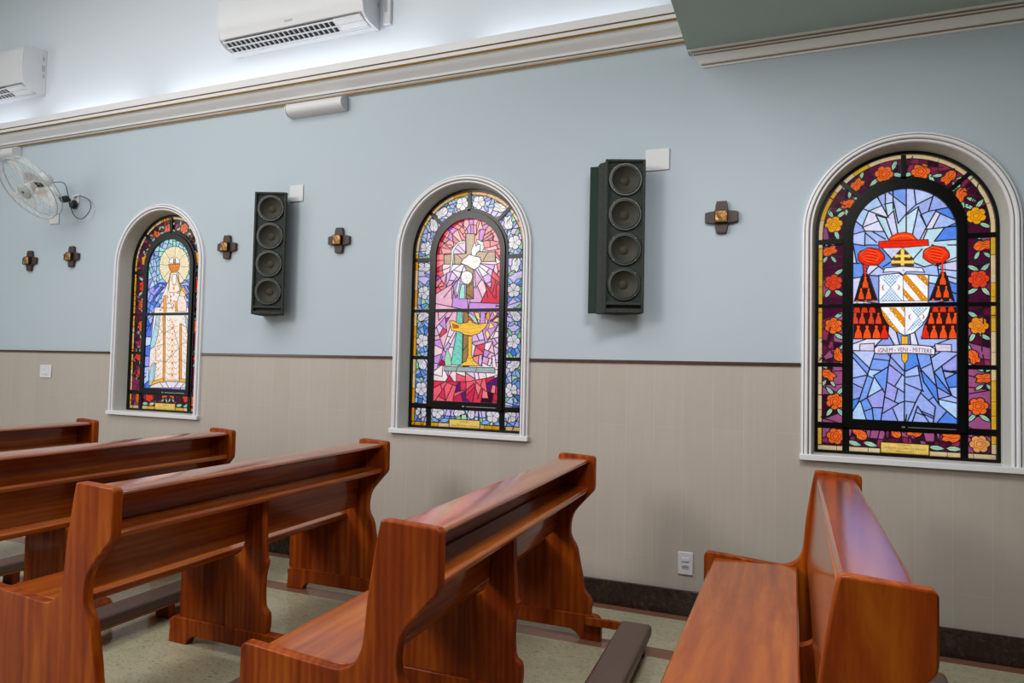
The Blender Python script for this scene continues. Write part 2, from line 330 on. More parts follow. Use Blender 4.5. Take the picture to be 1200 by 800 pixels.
# ------------------------------------------------------------------ stained glass panes
GLASS = [
 [('L','',5,[-207,2255,-130,2261]),
('L','',5,[-205,2160,-156,2178,-206,2244]),
('L','',5,[-156,2178,-165,2119,-101,2145]),
('L','',5,[-201,2081,-130,2115,-54,2110]),
('L','',5,[-147,2079,-122,2107,-45,2082]),
('L','',5,[-198,2036,-143,2079,-59,2074]),
('L','',5,[-199,1980,-90,2089]),
('L','',5,[-179,1974,-74,2061]),
('L','',5,[-147,2007,-79,2028]),
('L','',5,[-130,1973,-102,2017]),
('L','',5,[-188,2328,-105,2347]),
('L','',5,[-181,2350,-112,2336]),
('L','',5,[-160,2389,-76,2385]),
('L','',5,[-116,2420,-70,2401]),
('L','',5,[155,2391,213,2405]),
('L','',5,[179,2357,236,2393]),
('L','',5,[195,2334,259,2376]),
('L','',5,[204,2307,273,2315]),
('L','',5,[209,2273,275,2276]),
('L','',5,[214,2246,242,2278]),
('L','',5,[220,2202,281,2227]),
('L','',5,[249,2272,280,2238]),
('L','',5,[210,2191,249,2130,177,2126]),
('L','',5,[232,2185,283,2178]),
('L','',5,[262,2173,279,2123]),
('L','',5,[134,2100,207,2115,296,2074]),
('L','',5,[120,2084,230,2076,192,2120]),
('L','',5,[164,2077,227,1999]),
('L','',5,[209,2071,299,2020]),
('L','',5,[194,2077,241,2004,286,1987]),
('L','',5,[184,1989,236,1972]),
('L','',5,[253,2064,264,1988]),
('L','',5,[-204,1941,-90,2056]),
('L','',5,[-193,1889,-72,2009]),
('L','',5,[-159,1865,-69,1962]),
('L','',5,[180,1947,279,1934]),
('L','',5,[193,1992,274,1889]),
('L','',5,[220,2049,276,1991]),
('L','',5,[-221,1742,-159,1826]),
('L','',5,[-218,1693,-184,1832]),
('L','',5,[230,1823,264,1764]),
('L','',5,[249,1752,275,1717]),
('P','#f0dcb4',5,[211,2249,217,2224,206,2203,206,2178,189,2161,181,2138,159,2126,144,2107,119,2102,99,2087,73,2090,49,2082,24,2091,-2,2090,-24,2106,-50,2112,-67,2132,-91,2145,-101,2169,-121,2188,-125,2213,-139,2236,-134,2261,-141,2286,-130,2308,-129,2334,-111,2351,-103,2374,-81,2386,-66,2405,-40,2410,-20,2424,7,2421,31,2428,56,2419,82,2419,103,2403,129,2396,146,2376,169,2363,179,2339,198,2320,202,2295,215,2273]),
('K','#40342c',4,[115,2247,209,2237]),
('K','#c09868',2,[114,2237,207,2212]),
('K','#c09868',2,[111,2226,200,2188]),
('K','#c09868',2,[106,2217,189,2166]),
('K','#c09868',2,[100,2208,175,2146]),
('K','#40342c',4,[92,2201,158,2128]),
('K','#c09868',2,[83,2195,137,2114]),
('K','#c09868',2,[73,2190,114,2102]),
('K','#c09868',2,[62,2187,90,2095]),
('K','#c09868',2,[50,2185,64,2091]),
('K','#40342c',4,[39,2186,37,2092]),
('K','#c09868',2,[27,2188,10,2096]),
('K','#c09868',2,[15,2191,-16,2105]),
('K','#c09868',2,[5,2197,-41,2117]),
('K','#c09868',2,[-5,2203,-64,2133]),
('K','#40342c',4,[-14,2211,-84,2151]),
('K','#c09868',2,[-22,2220,-101,2173]),
('K','#c09868',2,[-28,2230,-115,2196]),
('K','#c09868',2,[-32,2241,-125,2221]),
('K','#c09868',2,[-35,2251,-131,2247]),
('K','#40342c',4,[-35,2262,-133,2273]),
('K','#c09868',2,[-34,2273,-130,2298]),
('K','#c09868',2,[-31,2283,-123,2323]),
('K','#c09868',2,[-26,2293,-112,2345]),
('K','#c09868',2,[-20,2302,-98,2366]),
('K','#40342c',4,[-12,2309,-80,2384]),
('K','#c09868',2,[-3,2315,-59,2398]),
('K','#c09868',2,[7,2320,-35,2409]),
('K','#c09868',2,[18,2323,-10,2416]),
('K','#c09868',2,[30,2324,16,2419]),
('K','#40342c',4,[42,2324,43,2418]),
('K','#c09868',2,[53,2322,70,2413]),
('K','#c09868',2,[65,2318,96,2404]),
('K','#c09868',2,[75,2313,120,2392]),
('K','#c09868',2,[85,2306,143,2376]),
('K','#40342c',4,[94,2298,162,2357]),
('K','#c09868',2,[101,2289,179,2336]),
('K','#c09868',2,[107,2279,192,2313]),
('K','#c09868',2,[112,2269,202,2288]),
('K','#c09868',2,[114,2258,208,2263]),
('P','#f0e2d8',4,[2,2198,92,2195,103,2123,136,2056,183,2011,200,1967,-99,1972,-79,2016,-45,2082,-17,2137]),
('P','#f0e2d8',0,[-25,2008,144,2050,195,1958,215,1855,-127,1859,-69,1962]),
('P','#f0e2d8',4,[-171,1899,218,1894,273,1599,294,1249,-208,1222,-209,1536]),
('P','#a8d4e4',3,[-146,1838,-162,1741,-203,1584,-208,1524,-144,1573,-111,1705,-106,1838]),
('P','#a8d4e4',2,[-177,1415,-205,1318,-200,1234,-136,1272,-128,1416]),
('P','#90c4e0',2,[182,1823,201,1823,248,1717,268,1623,241,1611]),
('P','#e8a838',2,[6,2195,-8,2104,-12,2043,-24,2044,-20,2115,-5,2193]),
('P','#e8a838',2,[73,2190,95,2134,125,2064,114,2056,87,2112]),
('P','#f4e4dc',3,[22,2181,67,2179,73,2135,63,2099,49,2091,30,2100,19,2136]),
('P','#eef0f4',3,[-25,2282,-15,2310,10,2327,36,2331,70,2323,93,2303,104,2275]),
('K','#505058',3,[25,2322,26,2280]),
('K','#505058',3,[51,2321,54,2279]),
('P','#e07c14',4,[-31,2270,104,2269,97,2228,80,2205,9,2204,-16,2232]),
('P','#e07c14',2,[29,2319,48,2318,52,2274,30,2275]),
('K','#8a3c08',3,[-5,2266,13,2208]),
('K','#8a3c08',3,[21,2267,30,2207]),
('K','#8a3c08',3,[54,2267,58,2207]),
('K','#8a3c08',3,[81,2266,72,2208]),
('K','#e8a030',7,[10,2195,81,2194]),
('K','#e8a030',7,[23,2092,49,2081,75,2092]),
('P','#e8a030',0,[57,2058,55,2047,48,2041,40,2041,33,2048,30,2058,32,2069,38,2075,46,2075,54,2068]),
('K','#403830',4,[-8,2026,101,2021]),
('P','#f0d0b8',4,[107,2046,136,2056,174,2044,183,2011,178,1967,119,1968]),
('P','#f0a828',3,[86,2030,115,2034,143,2067,165,2066,174,2044,197,2016,183,2003,167,2022,137,2045,113,2012,90,2016]),
('P','#f0d8cc',3,[108,1994,170,1987,196,1935,200,1861,100,1862,88,1937]),
('P','#f4e8dc',2,[-34,2031,-2,2031,10,1938,-13,1938]),
('P','#f4e8e0',3,[31,1909,24,1897,6,1889,-17,1890,-37,1898,-45,1910,-38,1922,-20,1929,4,1929,23,1921]),
('P','#eca030',2,[-71,1997,-43,2002,-29,1858,-64,1858]),
('P','#eca030',1,[69,1949,91,1948,96,1856,71,1857]),
('P','#e8962c',2.5,[-72,1837,-47,1837,-29,1561,-16,1263,-42,1269,-53,1561]),
('P','#e8962c',2.5,[129,1752,154,1752,177,1269,151,1268,140,1539]),
('P','#e8ac3c',2.5,[-152,1260,-38,1289,-29,1257,-109,1237,-165,1205,-183,1223]),
('P','#e8ac3c',2.5,[150,1286,274,1283,275,1258,152,1261]),
('L','',2.5,[-164,1766,-43,1663]),
('L','',2.5,[-201,1542,-38,1583]),
('L','',2.5,[-140,1548,-133,1434,-25,1430]),
('L','',2.5,[-200,1379,-135,1407]),
('L','',2.5,[-145,1428,-152,1260]),
('L','',2.5,[-35,1675,44,1717]),
('L','',2.5,[40,1789,88,1646,133,1551,-21,1418]),
('L','',2.5,[138,1758,228,1711]),
('L','',2.5,[148,1575,249,1611]),
('L','',2.5,[151,1451,284,1383]),
('L','',2.5,[-13,1264,148,1268]),
('L','',2.5,[-43,1825,-21,1418]),
('L','',2.5,[133,1551,148,1268]),
('K','#d86018',4.5,[17,1802,20,1794,17,1787,9,1782,-1,1781,-11,1784,-17,1790,-19,1798]),
('K','#e08a1c',4.5,[64,1801,62,1794,66,1786,74,1781,85,1780,94,1783,100,1789,100,1797]),
('P','#f0b040',0,[42,1785,57,1768,44,1749,28,1768]),
('K','#e8a030',3,[-7,1764,21,1773]),
('K','#e8a030',3,[93,1763,63,1773]),
('K','#e08a1c',4.5,[21,1752,24,1744,21,1736,13,1731,2,1729,-9,1733,-16,1739,-17,1748]),
('K','#e08a1c',4.5,[66,1752,64,1744,68,1736,77,1730,88,1729,98,1732,104,1739,104,1747]),
('P','#e07a20',0,[44,1735,60,1718,46,1699,31,1718]),
('K','#e8a030',3,[-5,1713,24,1723]),
('K','#e8a030',3,[96,1713,66,1723]),
('K','#e08a1c',4.5,[25,1702,28,1694,25,1685,16,1680,4,1678,-7,1682,-14,1689,-16,1698]),
('K','#d86018',4.5,[67,1702,65,1694,69,1685,79,1680,91,1678,101,1682,108,1689,108,1698]),
('P','#f0b040',0,[47,1685,63,1668,49,1649,33,1668]),
('K','#e8a030',3,[-2,1663,27,1673]),
('K','#e8a030',3,[98,1663,69,1673]),
('K','#d86018',4.5,[29,1652,32,1643,29,1635,19,1629,7,1627,-5,1631,-13,1638,-14,1648]),
('K','#e08a1c',4.5,[69,1653,66,1643,71,1635,81,1629,93,1627,105,1631,112,1639,112,1648]),
('P','#e07a20',0,[50,1635,65,1618,52,1599,36,1618]),
('K','#e8a030',3,[1,1613,29,1623]),
('K','#e8a030',3,[101,1614,71,1623]),
('K','#e08a1c',4.5,[33,1603,36,1593,32,1584,23,1578,9,1576,-3,1580,-11,1588,-13,1598]),
('K','#e08a1c',4.5,[70,1603,68,1594,73,1584,83,1578,96,1577,108,1581,116,1589,116,1598]),
('P','#f0b040',0,[53,1585,68,1568,54,1549,39,1568]),
('K','#e8a030',3,[4,1563,32,1573]),
('K','#e8a030',3,[104,1564,74,1573]),
('K','#e08a1c',4.5,[37,1553,40,1543,36,1533,26,1527,12,1525,-1,1529,-10,1537,-11,1548]),
('K','#d86018',4.5,[72,1554,69,1544,74,1534,85,1527,99,1526,112,1530,119,1539,120,1549]),
('P','#e07a20',0,[55,1535,71,1518,57,1499,42,1518]),
('K','#e8a030',3,[6,1513,35,1523]),
('K','#e8a030',3,[106,1514,77,1523]),
('K','#d86018',4.5,[40,1504,44,1493,40,1483,29,1476,15,1474,1,1478,-8,1487,-10,1498]),
('K','#e08a1c',4.5,[73,1504,71,1494,76,1483,88,1477,102,1475,115,1480,123,1489,124,1499]),
('P','#f0b040',0,[58,1485,73,1469,60,1449,44,1468]),
('K','#e8a030',3,[9,1463,38,1473]),
('K','#e8a030',3,[109,1464,79,1473]),
('K','#e08a1c',4.5,[44,1454,48,1443,44,1433,32,1425,17,1423,3,1427,-7,1437,-8,1448]),
('K','#e08a1c',4.5,[75,1455,72,1444,78,1433,90,1426,105,1425,119,1429,127,1439,128,1450]),
('P','#e07a20',0,[61,1435,76,1419,63,1400,47,1418]),
('K','#e8a030',3,[12,1413,40,1423]),
('K','#e8a030',3,[111,1415,82,1424]),
('K','#e08a1c',4.5,[48,1405,52,1394,48,1382,36,1374,20,1372,5,1377,-5,1386,-7,1398]),
('K','#d86018',4.5,[76,1406,73,1394,79,1383,92,1376,108,1374,122,1379,131,1389,131,1401]),
('P','#f0b040',0,[63,1385,79,1369,65,1350,50,1368]),
('K','#e8a030',3,[14,1363,43,1373]),
('K','#e8a030',3,[114,1365,85,1374]),
('K','#d86018',4.5,[52,1356,56,1344,51,1332,39,1324,22,1321,7,1326,-4,1336,-6,1348]),
('K','#e08a1c',4.5,[78,1356,75,1344,81,1333,94,1325,111,1324,126,1329,135,1339,135,1351]),
('P','#e07a20',0,[66,1336,81,1319,68,1300,52,1319]),
('K','#e8a030',3,[17,1313,46,1323]),
('K','#e8a030',3,[117,1316,87,1324]),
('K','#e08a1c',4.5,[56,1306,60,1294,55,1282,42,1273,25,1271,9,1275,-2,1286,-4,1298]),
('K','#e08a1c',4.5,[79,1307,76,1294,82,1282,96,1275,114,1273,129,1279,139,1289,139,1302]),
('P','#f0b040',0,[69,1286,84,1270,71,1250,55,1269]),
('K','#e8a030',3,[20,1263,48,1274]),
('K','#e8a030',3,[119,1266,90,1275]),
('K','#e07a18',4.2,[-84,1816,-80,1806,-84,1797,-94,1791,-107,1790,-119,1794,-128,1802,-129,1811]),
('K','#dc6818',4,[-149,1784,-151,1776,-147,1768,-137,1762,-126,1761,-115,1764,-109,1771,-109,1779]),
('K','#e07a18',4.2,[163,1814,161,1805,165,1796,175,1790,187,1789,198,1793,204,1800,205,1809]),
('K','#dc6818',4,[220,1781,223,1774,220,1767,212,1762,202,1761,192,1764,186,1770,185,1778]),
('P','#f0a838',0,[-93,1777,-98,1769,-108,1769,-113,1777,-108,1786,-99,1786]),
('K','#e07a18',4.2,[-83,1756,-79,1746,-83,1737,-93,1731,-106,1729,-119,1733,-127,1741,-128,1751]),
('K','#dc6818',4,[-151,1724,-153,1715,-149,1707,-140,1702,-128,1700,-118,1704,-111,1711,-111,1719]),
('K','#e07a18',4.2,[169,1754,167,1746,171,1737,180,1731,192,1730,203,1733,210,1741,210,1750]),
('K','#dc6818',4,[226,1722,229,1715,226,1708,219,1703,208,1702,199,1705,192,1711,191,1719]),
('P','#f0a838',0,[-93,1717,-98,1709,-107,1709,-113,1717,-108,1726,-99,1726]),
('K','#e07a18',4.2,[-82,1696,-78,1686,-82,1677,-92,1671,-105,1669,-118,1673,-126,1681,-127,1691]),
('K','#dc6818',4,[-154,1663,-156,1655,-152,1647,-142,1641,-131,1640,-120,1644,-114,1651,-113,1659]),
('K','#e07a18',4.2,[174,1695,172,1686,176,1678,186,1672,198,1671,209,1674,215,1682,216,1691]),
('K','#dc6818',4,[233,1663,235,1656,232,1649,225,1644,215,1643,205,1646,199,1652,198,1660]),
('P','#f0a838',0,[-93,1657,-98,1649,-107,1649,-113,1657,-108,1665,-99,1665]),
('K','#e07a18',4.2,[-81,1636,-77,1626,-81,1617,-91,1611,-104,1609,-117,1613,-125,1621,-127,1631]),
('K','#dc6818',4,[-156,1603,-158,1595,-154,1587,-145,1581,-133,1580,-123,1583,-116,1590,-116,1599]),
('K','#e07a18',4.2,[180,1636,178,1627,182,1619,191,1613,203,1612,214,1616,221,1623,221,1632]),
('K','#dc6818',4,[239,1605,241,1597,239,1590,231,1585,221,1584,211,1587,205,1593,204,1601]),
('P','#f0a838',0,[-93,1597,-98,1589,-107,1589,-113,1597,-108,1605,-98,1605]),
('K','#e07a18',4.2,[-80,1576,-77,1566,-80,1557,-90,1551,-103,1549,-116,1553,-124,1561,-126,1570]),
('K','#dc6818',4,[-158,1543,-161,1534,-156,1526,-147,1521,-135,1520,-125,1523,-119,1530,-118,1539]),
('K','#e07a18',4.2,[185,1577,183,1568,187,1560,197,1554,209,1553,220,1557,226,1564,227,1573]),
('K','#dc6818',4,[245,1546,248,1539,245,1531,237,1526,227,1525,217,1528,211,1534,210,1542]),
('P','#f0a838',0,[-93,1537,-98,1529,-107,1528,-113,1537,-108,1545,-98,1545]),
('K','#e07a18',4.2,[-79,1516,-76,1506,-80,1497,-89,1491,-103,1489,-115,1493,-123,1501,-125,1510]),
('K','#dc6818',4,[-161,1482,-163,1474,-159,1466,-149,1461,-138,1460,-127,1463,-121,1470,-121,1479]),
('K','#e07a18',4.2,[191,1518,188,1510,193,1501,202,1495,214,1494,225,1498,232,1505,232,1514]),
('K','#dc6818',4,[251,1487,254,1480,251,1473,243,1468,233,1466,224,1469,217,1475,216,1483]),
('P','#f0a838',0,[-93,1477,-97,1469,-107,1468,-113,1477,-108,1485,-98,1485]),
('K','#e07a18',4.2,[-78,1456,-75,1446,-79,1437,-89,1431,-102,1429,-114,1433,-122,1440,-124,1450]),
('K','#dc6818',4,[-163,1422,-165,1414,-161,1406,-152,1400,-140,1399,-130,1403,-123,1410,-123,1418]),
('K','#e07a18',4.2,[196,1459,194,1451,198,1442,208,1437,220,1436,231,1439,237,1447,237,1456]),
('K','#dc6818',4,[257,1429,260,1421,257,1414,250,1409,240,1408,230,1411,224,1417,223,1424]),
('P','#f0a838',0,[-93,1417,-97,1409,-107,1408,-113,1417,-108,1425,-98,1425]),
('K','#e07a18',4.2,[-78,1396,-74,1386,-78,1377,-88,1371,-101,1369,-113,1373,-122,1380,-123,1390]),
('K','#dc6818',4,[-166,1362,-168,1353,-164,1346,-154,1340,-143,1339,-132,1343,-126,1350,-126,1358]),
('K','#e07a18',4.2,[202,1401,199,1392,204,1384,213,1378,225,1377,236,1381,242,1388,243,1397]),
('K','#dc6818',4,[264,1370,266,1363,263,1356,256,1351,246,1349,236,1352,230,1358,229,1366]),
('P','#f0a838',0,[-93,1357,-97,1349,-107,1348,-113,1357,-108,1365,-98,1365]),
('K','#e07a18',4.2,[-77,1336,-73,1327,-77,1317,-87,1311,-100,1309,-113,1313,-121,1320,-122,1330]),
('K','#dc6818',4,[-168,1302,-170,1293,-166,1285,-157,1280,-145,1279,-135,1283,-128,1290,-128,1298]),
('K','#e07a18',4.2,[207,1342,205,1333,209,1325,219,1320,231,1319,241,1322,248,1330,248,1339]),
('K','#dc6818',4,[270,1312,272,1305,270,1297,262,1292,252,1291,242,1294,236,1300,235,1307]),
('P','#f0a838',0,[-93,1297,-97,1289,-107,1289,-113,1297,-108,1305,-98,1305]),
('K','#e88820',4,[-155,1506,-152,1500,-155,1493,-162,1488,-172,1487,-181,1489,-187,1495,-188,1502]),
('K','#e88820',4,[-156,1451,-154,1444,-157,1437,-164,1433,-174,1431,-183,1434,-189,1440,-190,1447]),
('K','#e88820',4,[-158,1396,-156,1389,-159,1382,-166,1377,-176,1376,-185,1378,-191,1384,-192,1391]),
('K','#e88820',4,[-160,1340,-158,1333,-160,1326,-168,1322,-177,1320,-187,1323,-193,1329,-194,1336]),
('K','#e88820',4,[-162,1285,-159,1278,-162,1271,-170,1266,-179,1265,-189,1268,-195,1273,-196,1280]),
('P','#e07828',0,[22,1990,17,1981,6,1981,0,1990,5,1999,16,1999]),
('P','#e07828',0,[57,2006,52,1997,41,1998,35,2007,40,2016,51,2015]),
('P','#e07828',0,[28,1955,23,1946,12,1946,6,1955,11,1964,22,1964]),
('P','#e07828',0,[64,1949,59,1940,48,1940,43,1949,48,1958,58,1958]),
('P','#e07828',0,[-12,1985,-17,1976,-28,1976,-34,1985,-29,1994,-18,1994]),
('P','#e07828',0,[-81,1939,-86,1930,-97,1931,-103,1940,-98,1949,-87,1949]),
('P','#e07828',0,[-70,1893,-75,1884,-86,1884,-93,1893,-87,1902,-76,1902]),
('P','#e07828',0,[48,1886,43,1877,32,1877,26,1886,31,1895,42,1895]),
('P','#e07828',0,[62,1914,57,1905,46,1905,40,1915,45,1923,56,1923]),
('P','#e07828',0,[-93,1876,-98,1867,-109,1867,-115,1876,-110,1885,-99,1885]),
('P','#e07828',0,[-48,2066,-53,2057,-64,2058,-70,2067,-65,2076,-54,2075]),
('K','#e08828',3,[43,2000,45,1994,43,1989,37,1986,29,1985,22,1987,18,1992,17,1998]),
('K','#e08828',3,[13,1943,12,1937,15,1932,21,1928,28,1927,35,1930,39,1934,40,1940]),
('K','#e08828',3,[61,1942,63,1937,61,1931,56,1928,48,1927,41,1929,36,1934,36,1940]),
('K','#e08828',3,[-78,1921,-76,1916,-79,1910,-84,1907,-92,1906,-99,1908,-104,1913,-105,1919]),
('K','#e08828',3,[162,1941,164,1935,162,1930,156,1926,149,1926,142,1928,137,1933,136,1938]),
('K','#e08828',3,[124,1901,123,1896,125,1890,131,1887,139,1886,146,1888,150,1892,150,1898]),
('K','#e08828',3,[-97,1956,-99,1951,-96,1945,-90,1942,-82,1941,-75,1943,-71,1947,-71,1953]),
('K','#e08828',3,[43,1902,45,1897,43,1891,38,1888,30,1887,23,1889,18,1894,17,1900]),
('P','#ecd8e0',4,[-203,1198,-166,1223,-77,1250,36,1259,149,1259,278,1258,280,1213]),
('L','',4,[-77,1250,-34,1206]),
('L','',4,[-12,1258,31,1208]),
('L','',4,[141,1256,95,1210]),
('L','',4,[212,1252,167,1212])],
 [('L','',5,[-24,2421,-50,2441,-47,2483]),
('L','',5,[-9,2488,-4,2446,-24,2421]),
('L','',5,[-4,2446,29,2444,28,2486]),
('L','',5,[29,2444,50,2439,70,2483]),
('L','',5,[-36,2402,-24,2421,-15,2382]),
('L','',5,[10,2385,9,2438]),
('L','',5,[29,2440,31,2380]),
('L','',5,[50,2439,56,2378]),
('L','',5,[-97,2455,-45,2422,-32,2383]),
('L','',5,[-72,2477,-45,2422]),
('L','',5,[-135,2435,-96,2417,-60,2339,-35,2334]),
('L','',5,[-96,2417,-83,2416,-54,2445]),
('L','',5,[-83,2416,-35,2353]),
('L','',5,[-173,2421,-138,2385,-85,2336]),
('L','',5,[-138,2385,-96,2417]),
('L','',5,[-202,2377,-84,2302,-28,2246]),
('L','',5,[-138,2385,-123,2304]),
('L','',5,[-183,2307,-156,2286,-93,2302]),
('L','',5,[-157,2313,-83,2264]),
('L','',5,[-240,2348,-161,2306]),
('L','',5,[-234,2294,-143,2274,-130,2247]),
('L','',5,[-237,2247,-142,2247]),
('L','',5,[-244,2201,-201,2200]),
('L','',5,[-234,2155,-196,2173]),
('L','',5,[-242,2120,-169,2141,-123,2166]),
('L','',5,[-240,2063,-173,2107,-130,2121]),
('L','',5,[-239,2009,-196,2015,-173,2107]),
('L','',5,[67,2431,48,2364,80,2407,73,2347]),
('L','',5,[80,2407,125,2405,99,2323,65,2333]),
('L','',5,[96,2436,105,2406]),
('L','',5,[125,2405,153,2441,170,2425]),
('L','',5,[126,2371,195,2408]),
('L','',5,[135,2348,195,2386,204,2370]),
('L','',5,[140,2329,196,2356]),
('L','',5,[99,2323,164,2328,237,2309]),
('L','',5,[108,2270,181,2282,238,2302]),
('L','',5,[117,2262,166,2253,238,2264]),
('L','',5,[198,2251,209,2169]),
('L','',5,[94,2166,201,2154,241,2168]),
('L','',5,[103,2158,186,2118,244,2056]),
('L','',5,[87,2144,203,2050,244,2027]),
('L','',5,[79,2121,131,2030,172,1991]),
('L','',5,[54,2122,123,2030]),
('L','',5,[46,2115,57,2009,41,1995]),
('L','',5,[171,2036,186,2118]),
('L','',5,[204,2020,189,1961]),
('L','',5,[123,2023,179,2036,172,1991]),
('L','',5,[127,2030,154,1925]),
('L','',5,[90,2038,58,1994]),
('L','',5,[74,2001,109,1926]),
('L','',5,[152,1992,207,1917]),
('L','',5,[213,1991,220,2027,245,2005]),
('L','',5,[215,1924,213,1991]),
('L','',5,[-64,2164,-130,2121,-178,2000]),
('L','',5,[-38,2156,-70,2073,-193,1931]),
('L','',5,[-173,2107,-178,2007]),
('L','',5,[-95,2074,-128,2029,-61,2073]),
('L','',5,[-128,2037,-129,1922]),
('L','',5,[-119,2006,-100,1929]),
('L','',5,[-78,2058,-91,1929]),
('L','',5,[-238,1970,-170,2007,-128,2029]),
('L','',5,[-236,1825,-228,1767,-152,1835]),
('L','',5,[-246,1721,-171,1801]),
('L','',5,[-177,1795,-161,1687,-192,1664]),
('L','',5,[-235,1584,-183,1561,-110,1676]),
('L','',5,[-232,1687,-183,1561]),
('L','',5,[-148,1687,-213,1481,-231,1435]),
('L','',5,[-97,1664,-145,1562]),
('L','',5,[-188,1516,-218,1447]),
('L','',5,[-114,1835,-157,1767]),
('L','',5,[-231,1447,-173,1448]),
('L','',5,[-186,1436,-190,1368,-236,1378]),
('L','',5,[50,1822,89,1743]),
('L','',5,[95,1743,99,1821]),
('L','',5,[136,1821,137,1754]),
('L','',5,[156,1754,185,1820]),
('L','',5,[174,1765,227,1798,246,1781]),
('L','',5,[174,1765,235,1748,212,1698,165,1632]),
('L','',5,[139,1687,189,1632,235,1731]),
('L','',5,[114,1709,141,1609,68,1592,51,1519]),
('L','',5,[55,1597,131,1542,141,1609,196,1621]),
('L','',5,[131,1542,119,1520,199,1499]),
('L','',5,[196,1621,216,1521,240,1544]),
('L','',5,[51,1519,131,1531,115,1453]),
('L','',5,[119,1520,121,1448]),
('L','',5,[192,1521,200,1444]),
('L','',5,[216,1521,230,1445]),
('L','',5,[145,1465,182,1449,199,1499]),
('L','',5,[-235,1338,-164,1334,-115,1404]),
('L','',5,[-233,1298,-164,1334,-62,1337,25,1340,74,1352]),
('L','',5,[-164,1334,-74,1303,-97,1223]),
('L','',5,[-225,1219,-151,1323]),
('L','',5,[-77,1404,-75,1326]),
('L','',5,[-74,1303,-85,1258,2,1283,0,1339]),
('L','',5,[2,1283,-3,1216]),
('L','',5,[2,1277,62,1330,95,1242]),
('L','',5,[60,1408,74,1341,150,1277,241,1258]),
('L','',5,[74,1352,159,1366,146,1410]),
('L','',5,[147,1365,175,1223]),
('L','',5,[119,1298,90,1219]),
('L','',5,[159,1366,237,1390]),
('L','',5,[160,1332,238,1379]),
('L','',5,[-97,1223,2,1277]),
('L','',5,[27,1262,75,1308]),
('P','#9a7448',5,[-29,2383,39,2379,43,2251,200,2244,204,2177,36,2179,43,1919,-15,1920,-16,2117,-38,2163,-196,2173,-201,2240,-28,2242]),
('L','',4,[-29,2383,-22,2242]),
('L','',4,[-115,2238,-113,2173]),
('L','',4,[-100,2242,-56,2202]),
('L','',4,[146,2242,110,2188]),
('L','',4,[-16,1996,40,2040]),
('L','',4,[-16,1958,43,1919]),
('P','#9a7448',4,[-32,1834,6,1834,20,1446,-28,1445,-31,1473,-31,1664]),
('L','',4,[-7,1828,39,1766]),
('L','',4,[-31,1552,12,1608]),
('K','#70502c',2,[-15,2375,-12,2253]),
('K','#70502c',2,[2,2374,8,2260]),
('K','#70502c',2,[23,2373,24,2259]),
('K','#70502c',2,[-185,2222,-125,2218]),
('K','#70502c',2,[-184,2199,-124,2197]),
('K','#70502c',2,[68,2231,134,2228]),
('K','#70502c',2,[69,2204,135,2198]),
('K','#70502c',2,[142,2216,191,2214]),
('K','#70502c',2,[1,2101,8,1995]),
('P','#b8d4c0',3,[-35,2334,-30,2322,-85,2313,-109,2284,-126,2258,-126,2212,-131,2151,-154,2115,-147,2152,-140,2205,-141,2266,-122,2296,-85,2329]),
('P','#a8ccb4',3,[57,2341,107,2315,116,2277,101,2248,84,2253,87,2294,57,2322]),
('P','#e8ecec',4,[33,2304,45,2315,54,2288,66,2302,87,2298,84,2264,60,2242,48,2220,23,2225,16,2259]),
('K','#787070',2,[46,2296,43,2228]),
('K','#787070',2,[79,2287,50,2231]),
('P','#f0e0d8',5,[-66,2176,-44,2201,2,2234,35,2221,85,2211,96,2181,79,2144,46,2124,12,2139,-13,2155,-43,2167]),
('K','#a08078',2,[-39,2182,2,2199,20,2169]),
('K','#a08078',2,[2,2199,10,2226]),
('K','#a08078',2,[28,2161,53,2190,82,2166]),
('K','#a08078',2,[53,2190,44,2213]),
('K','#a08078',2,[-9,2162,11,2180]),
('K','#e8a030',4,[32,2195,49,2171]),
('K','#e8a030',4,[44,2190,65,2186]),
('P','#f4f0f4',4,[-61,2080,-50,2110,-20,2117,5,2112,26,2100,31,2070,19,2040,-1,2022,-35,2030,-56,2050]),
('K','#807878',2,[-15,2071,-45,2103]),
('K','#807878',2,[-15,2071,13,2101]),
('K','#807878',2,[-15,2071,27,2063]),
('K','#807878',2,[-15,2071,-6,2030]),
('K','#807878',2,[-15,2071,-52,2054]),
('K','#e0a020',4,[-26,2087,-12,2068]),
('P','#a0dcc8',4,[-56,2023,-28,2023,-24,1921,-70,1921,-67,1967]),
('P','#c0dccc',3,[-78,2058,-65,2043,-83,1937,-101,1983]),
('P','#78c8b4',4,[-82,1834,-44,1834,-33,1721,-36,1664,-34,1450,-123,1454,-106,1562,-87,1664,-92,1744]),
('K','#2a6a60',2,[-104,1472,-67,1501,-38,1471]),
('K','#2a6a60',2,[-103,1517,-68,1546,-40,1516]),
('K','#2a6a60',2,[-101,1562,-69,1591,-41,1561]),
('K','#2a6a60',2,[-100,1608,-71,1636,-42,1606]),
('K','#2a6a60',2,[-99,1653,-72,1681,-43,1651]),
('K','#2a6a60',2,[-98,1698,-73,1727,-44,1696]),
('K','#2a6a60',2,[-96,1744,-74,1772,-46,1741]),
('K','#2a6a60',2,[-95,1789,-76,1817,-47,1787]),
('P','#98d0a8',3,[-155,1573,-124,1505,-116,1449,-167,1448,-175,1493]),
('P','#a8d0c0',3,[12,1822,63,1788,89,1732,51,1760,6,1805]),
('P','#f4d078',3,[50,1822,87,1821,100,1765,75,1777]),
('P','#f4d078',3,[228,1792,235,1754,192,1759]),
('P','#f4d078',3,[174,1759,211,1720,163,1709]),
('P','#f4d078',3,[151,1709,176,1665,159,1632,139,1676]),
('P','#f4d078',3,[190,1832,227,1820,210,1787]),
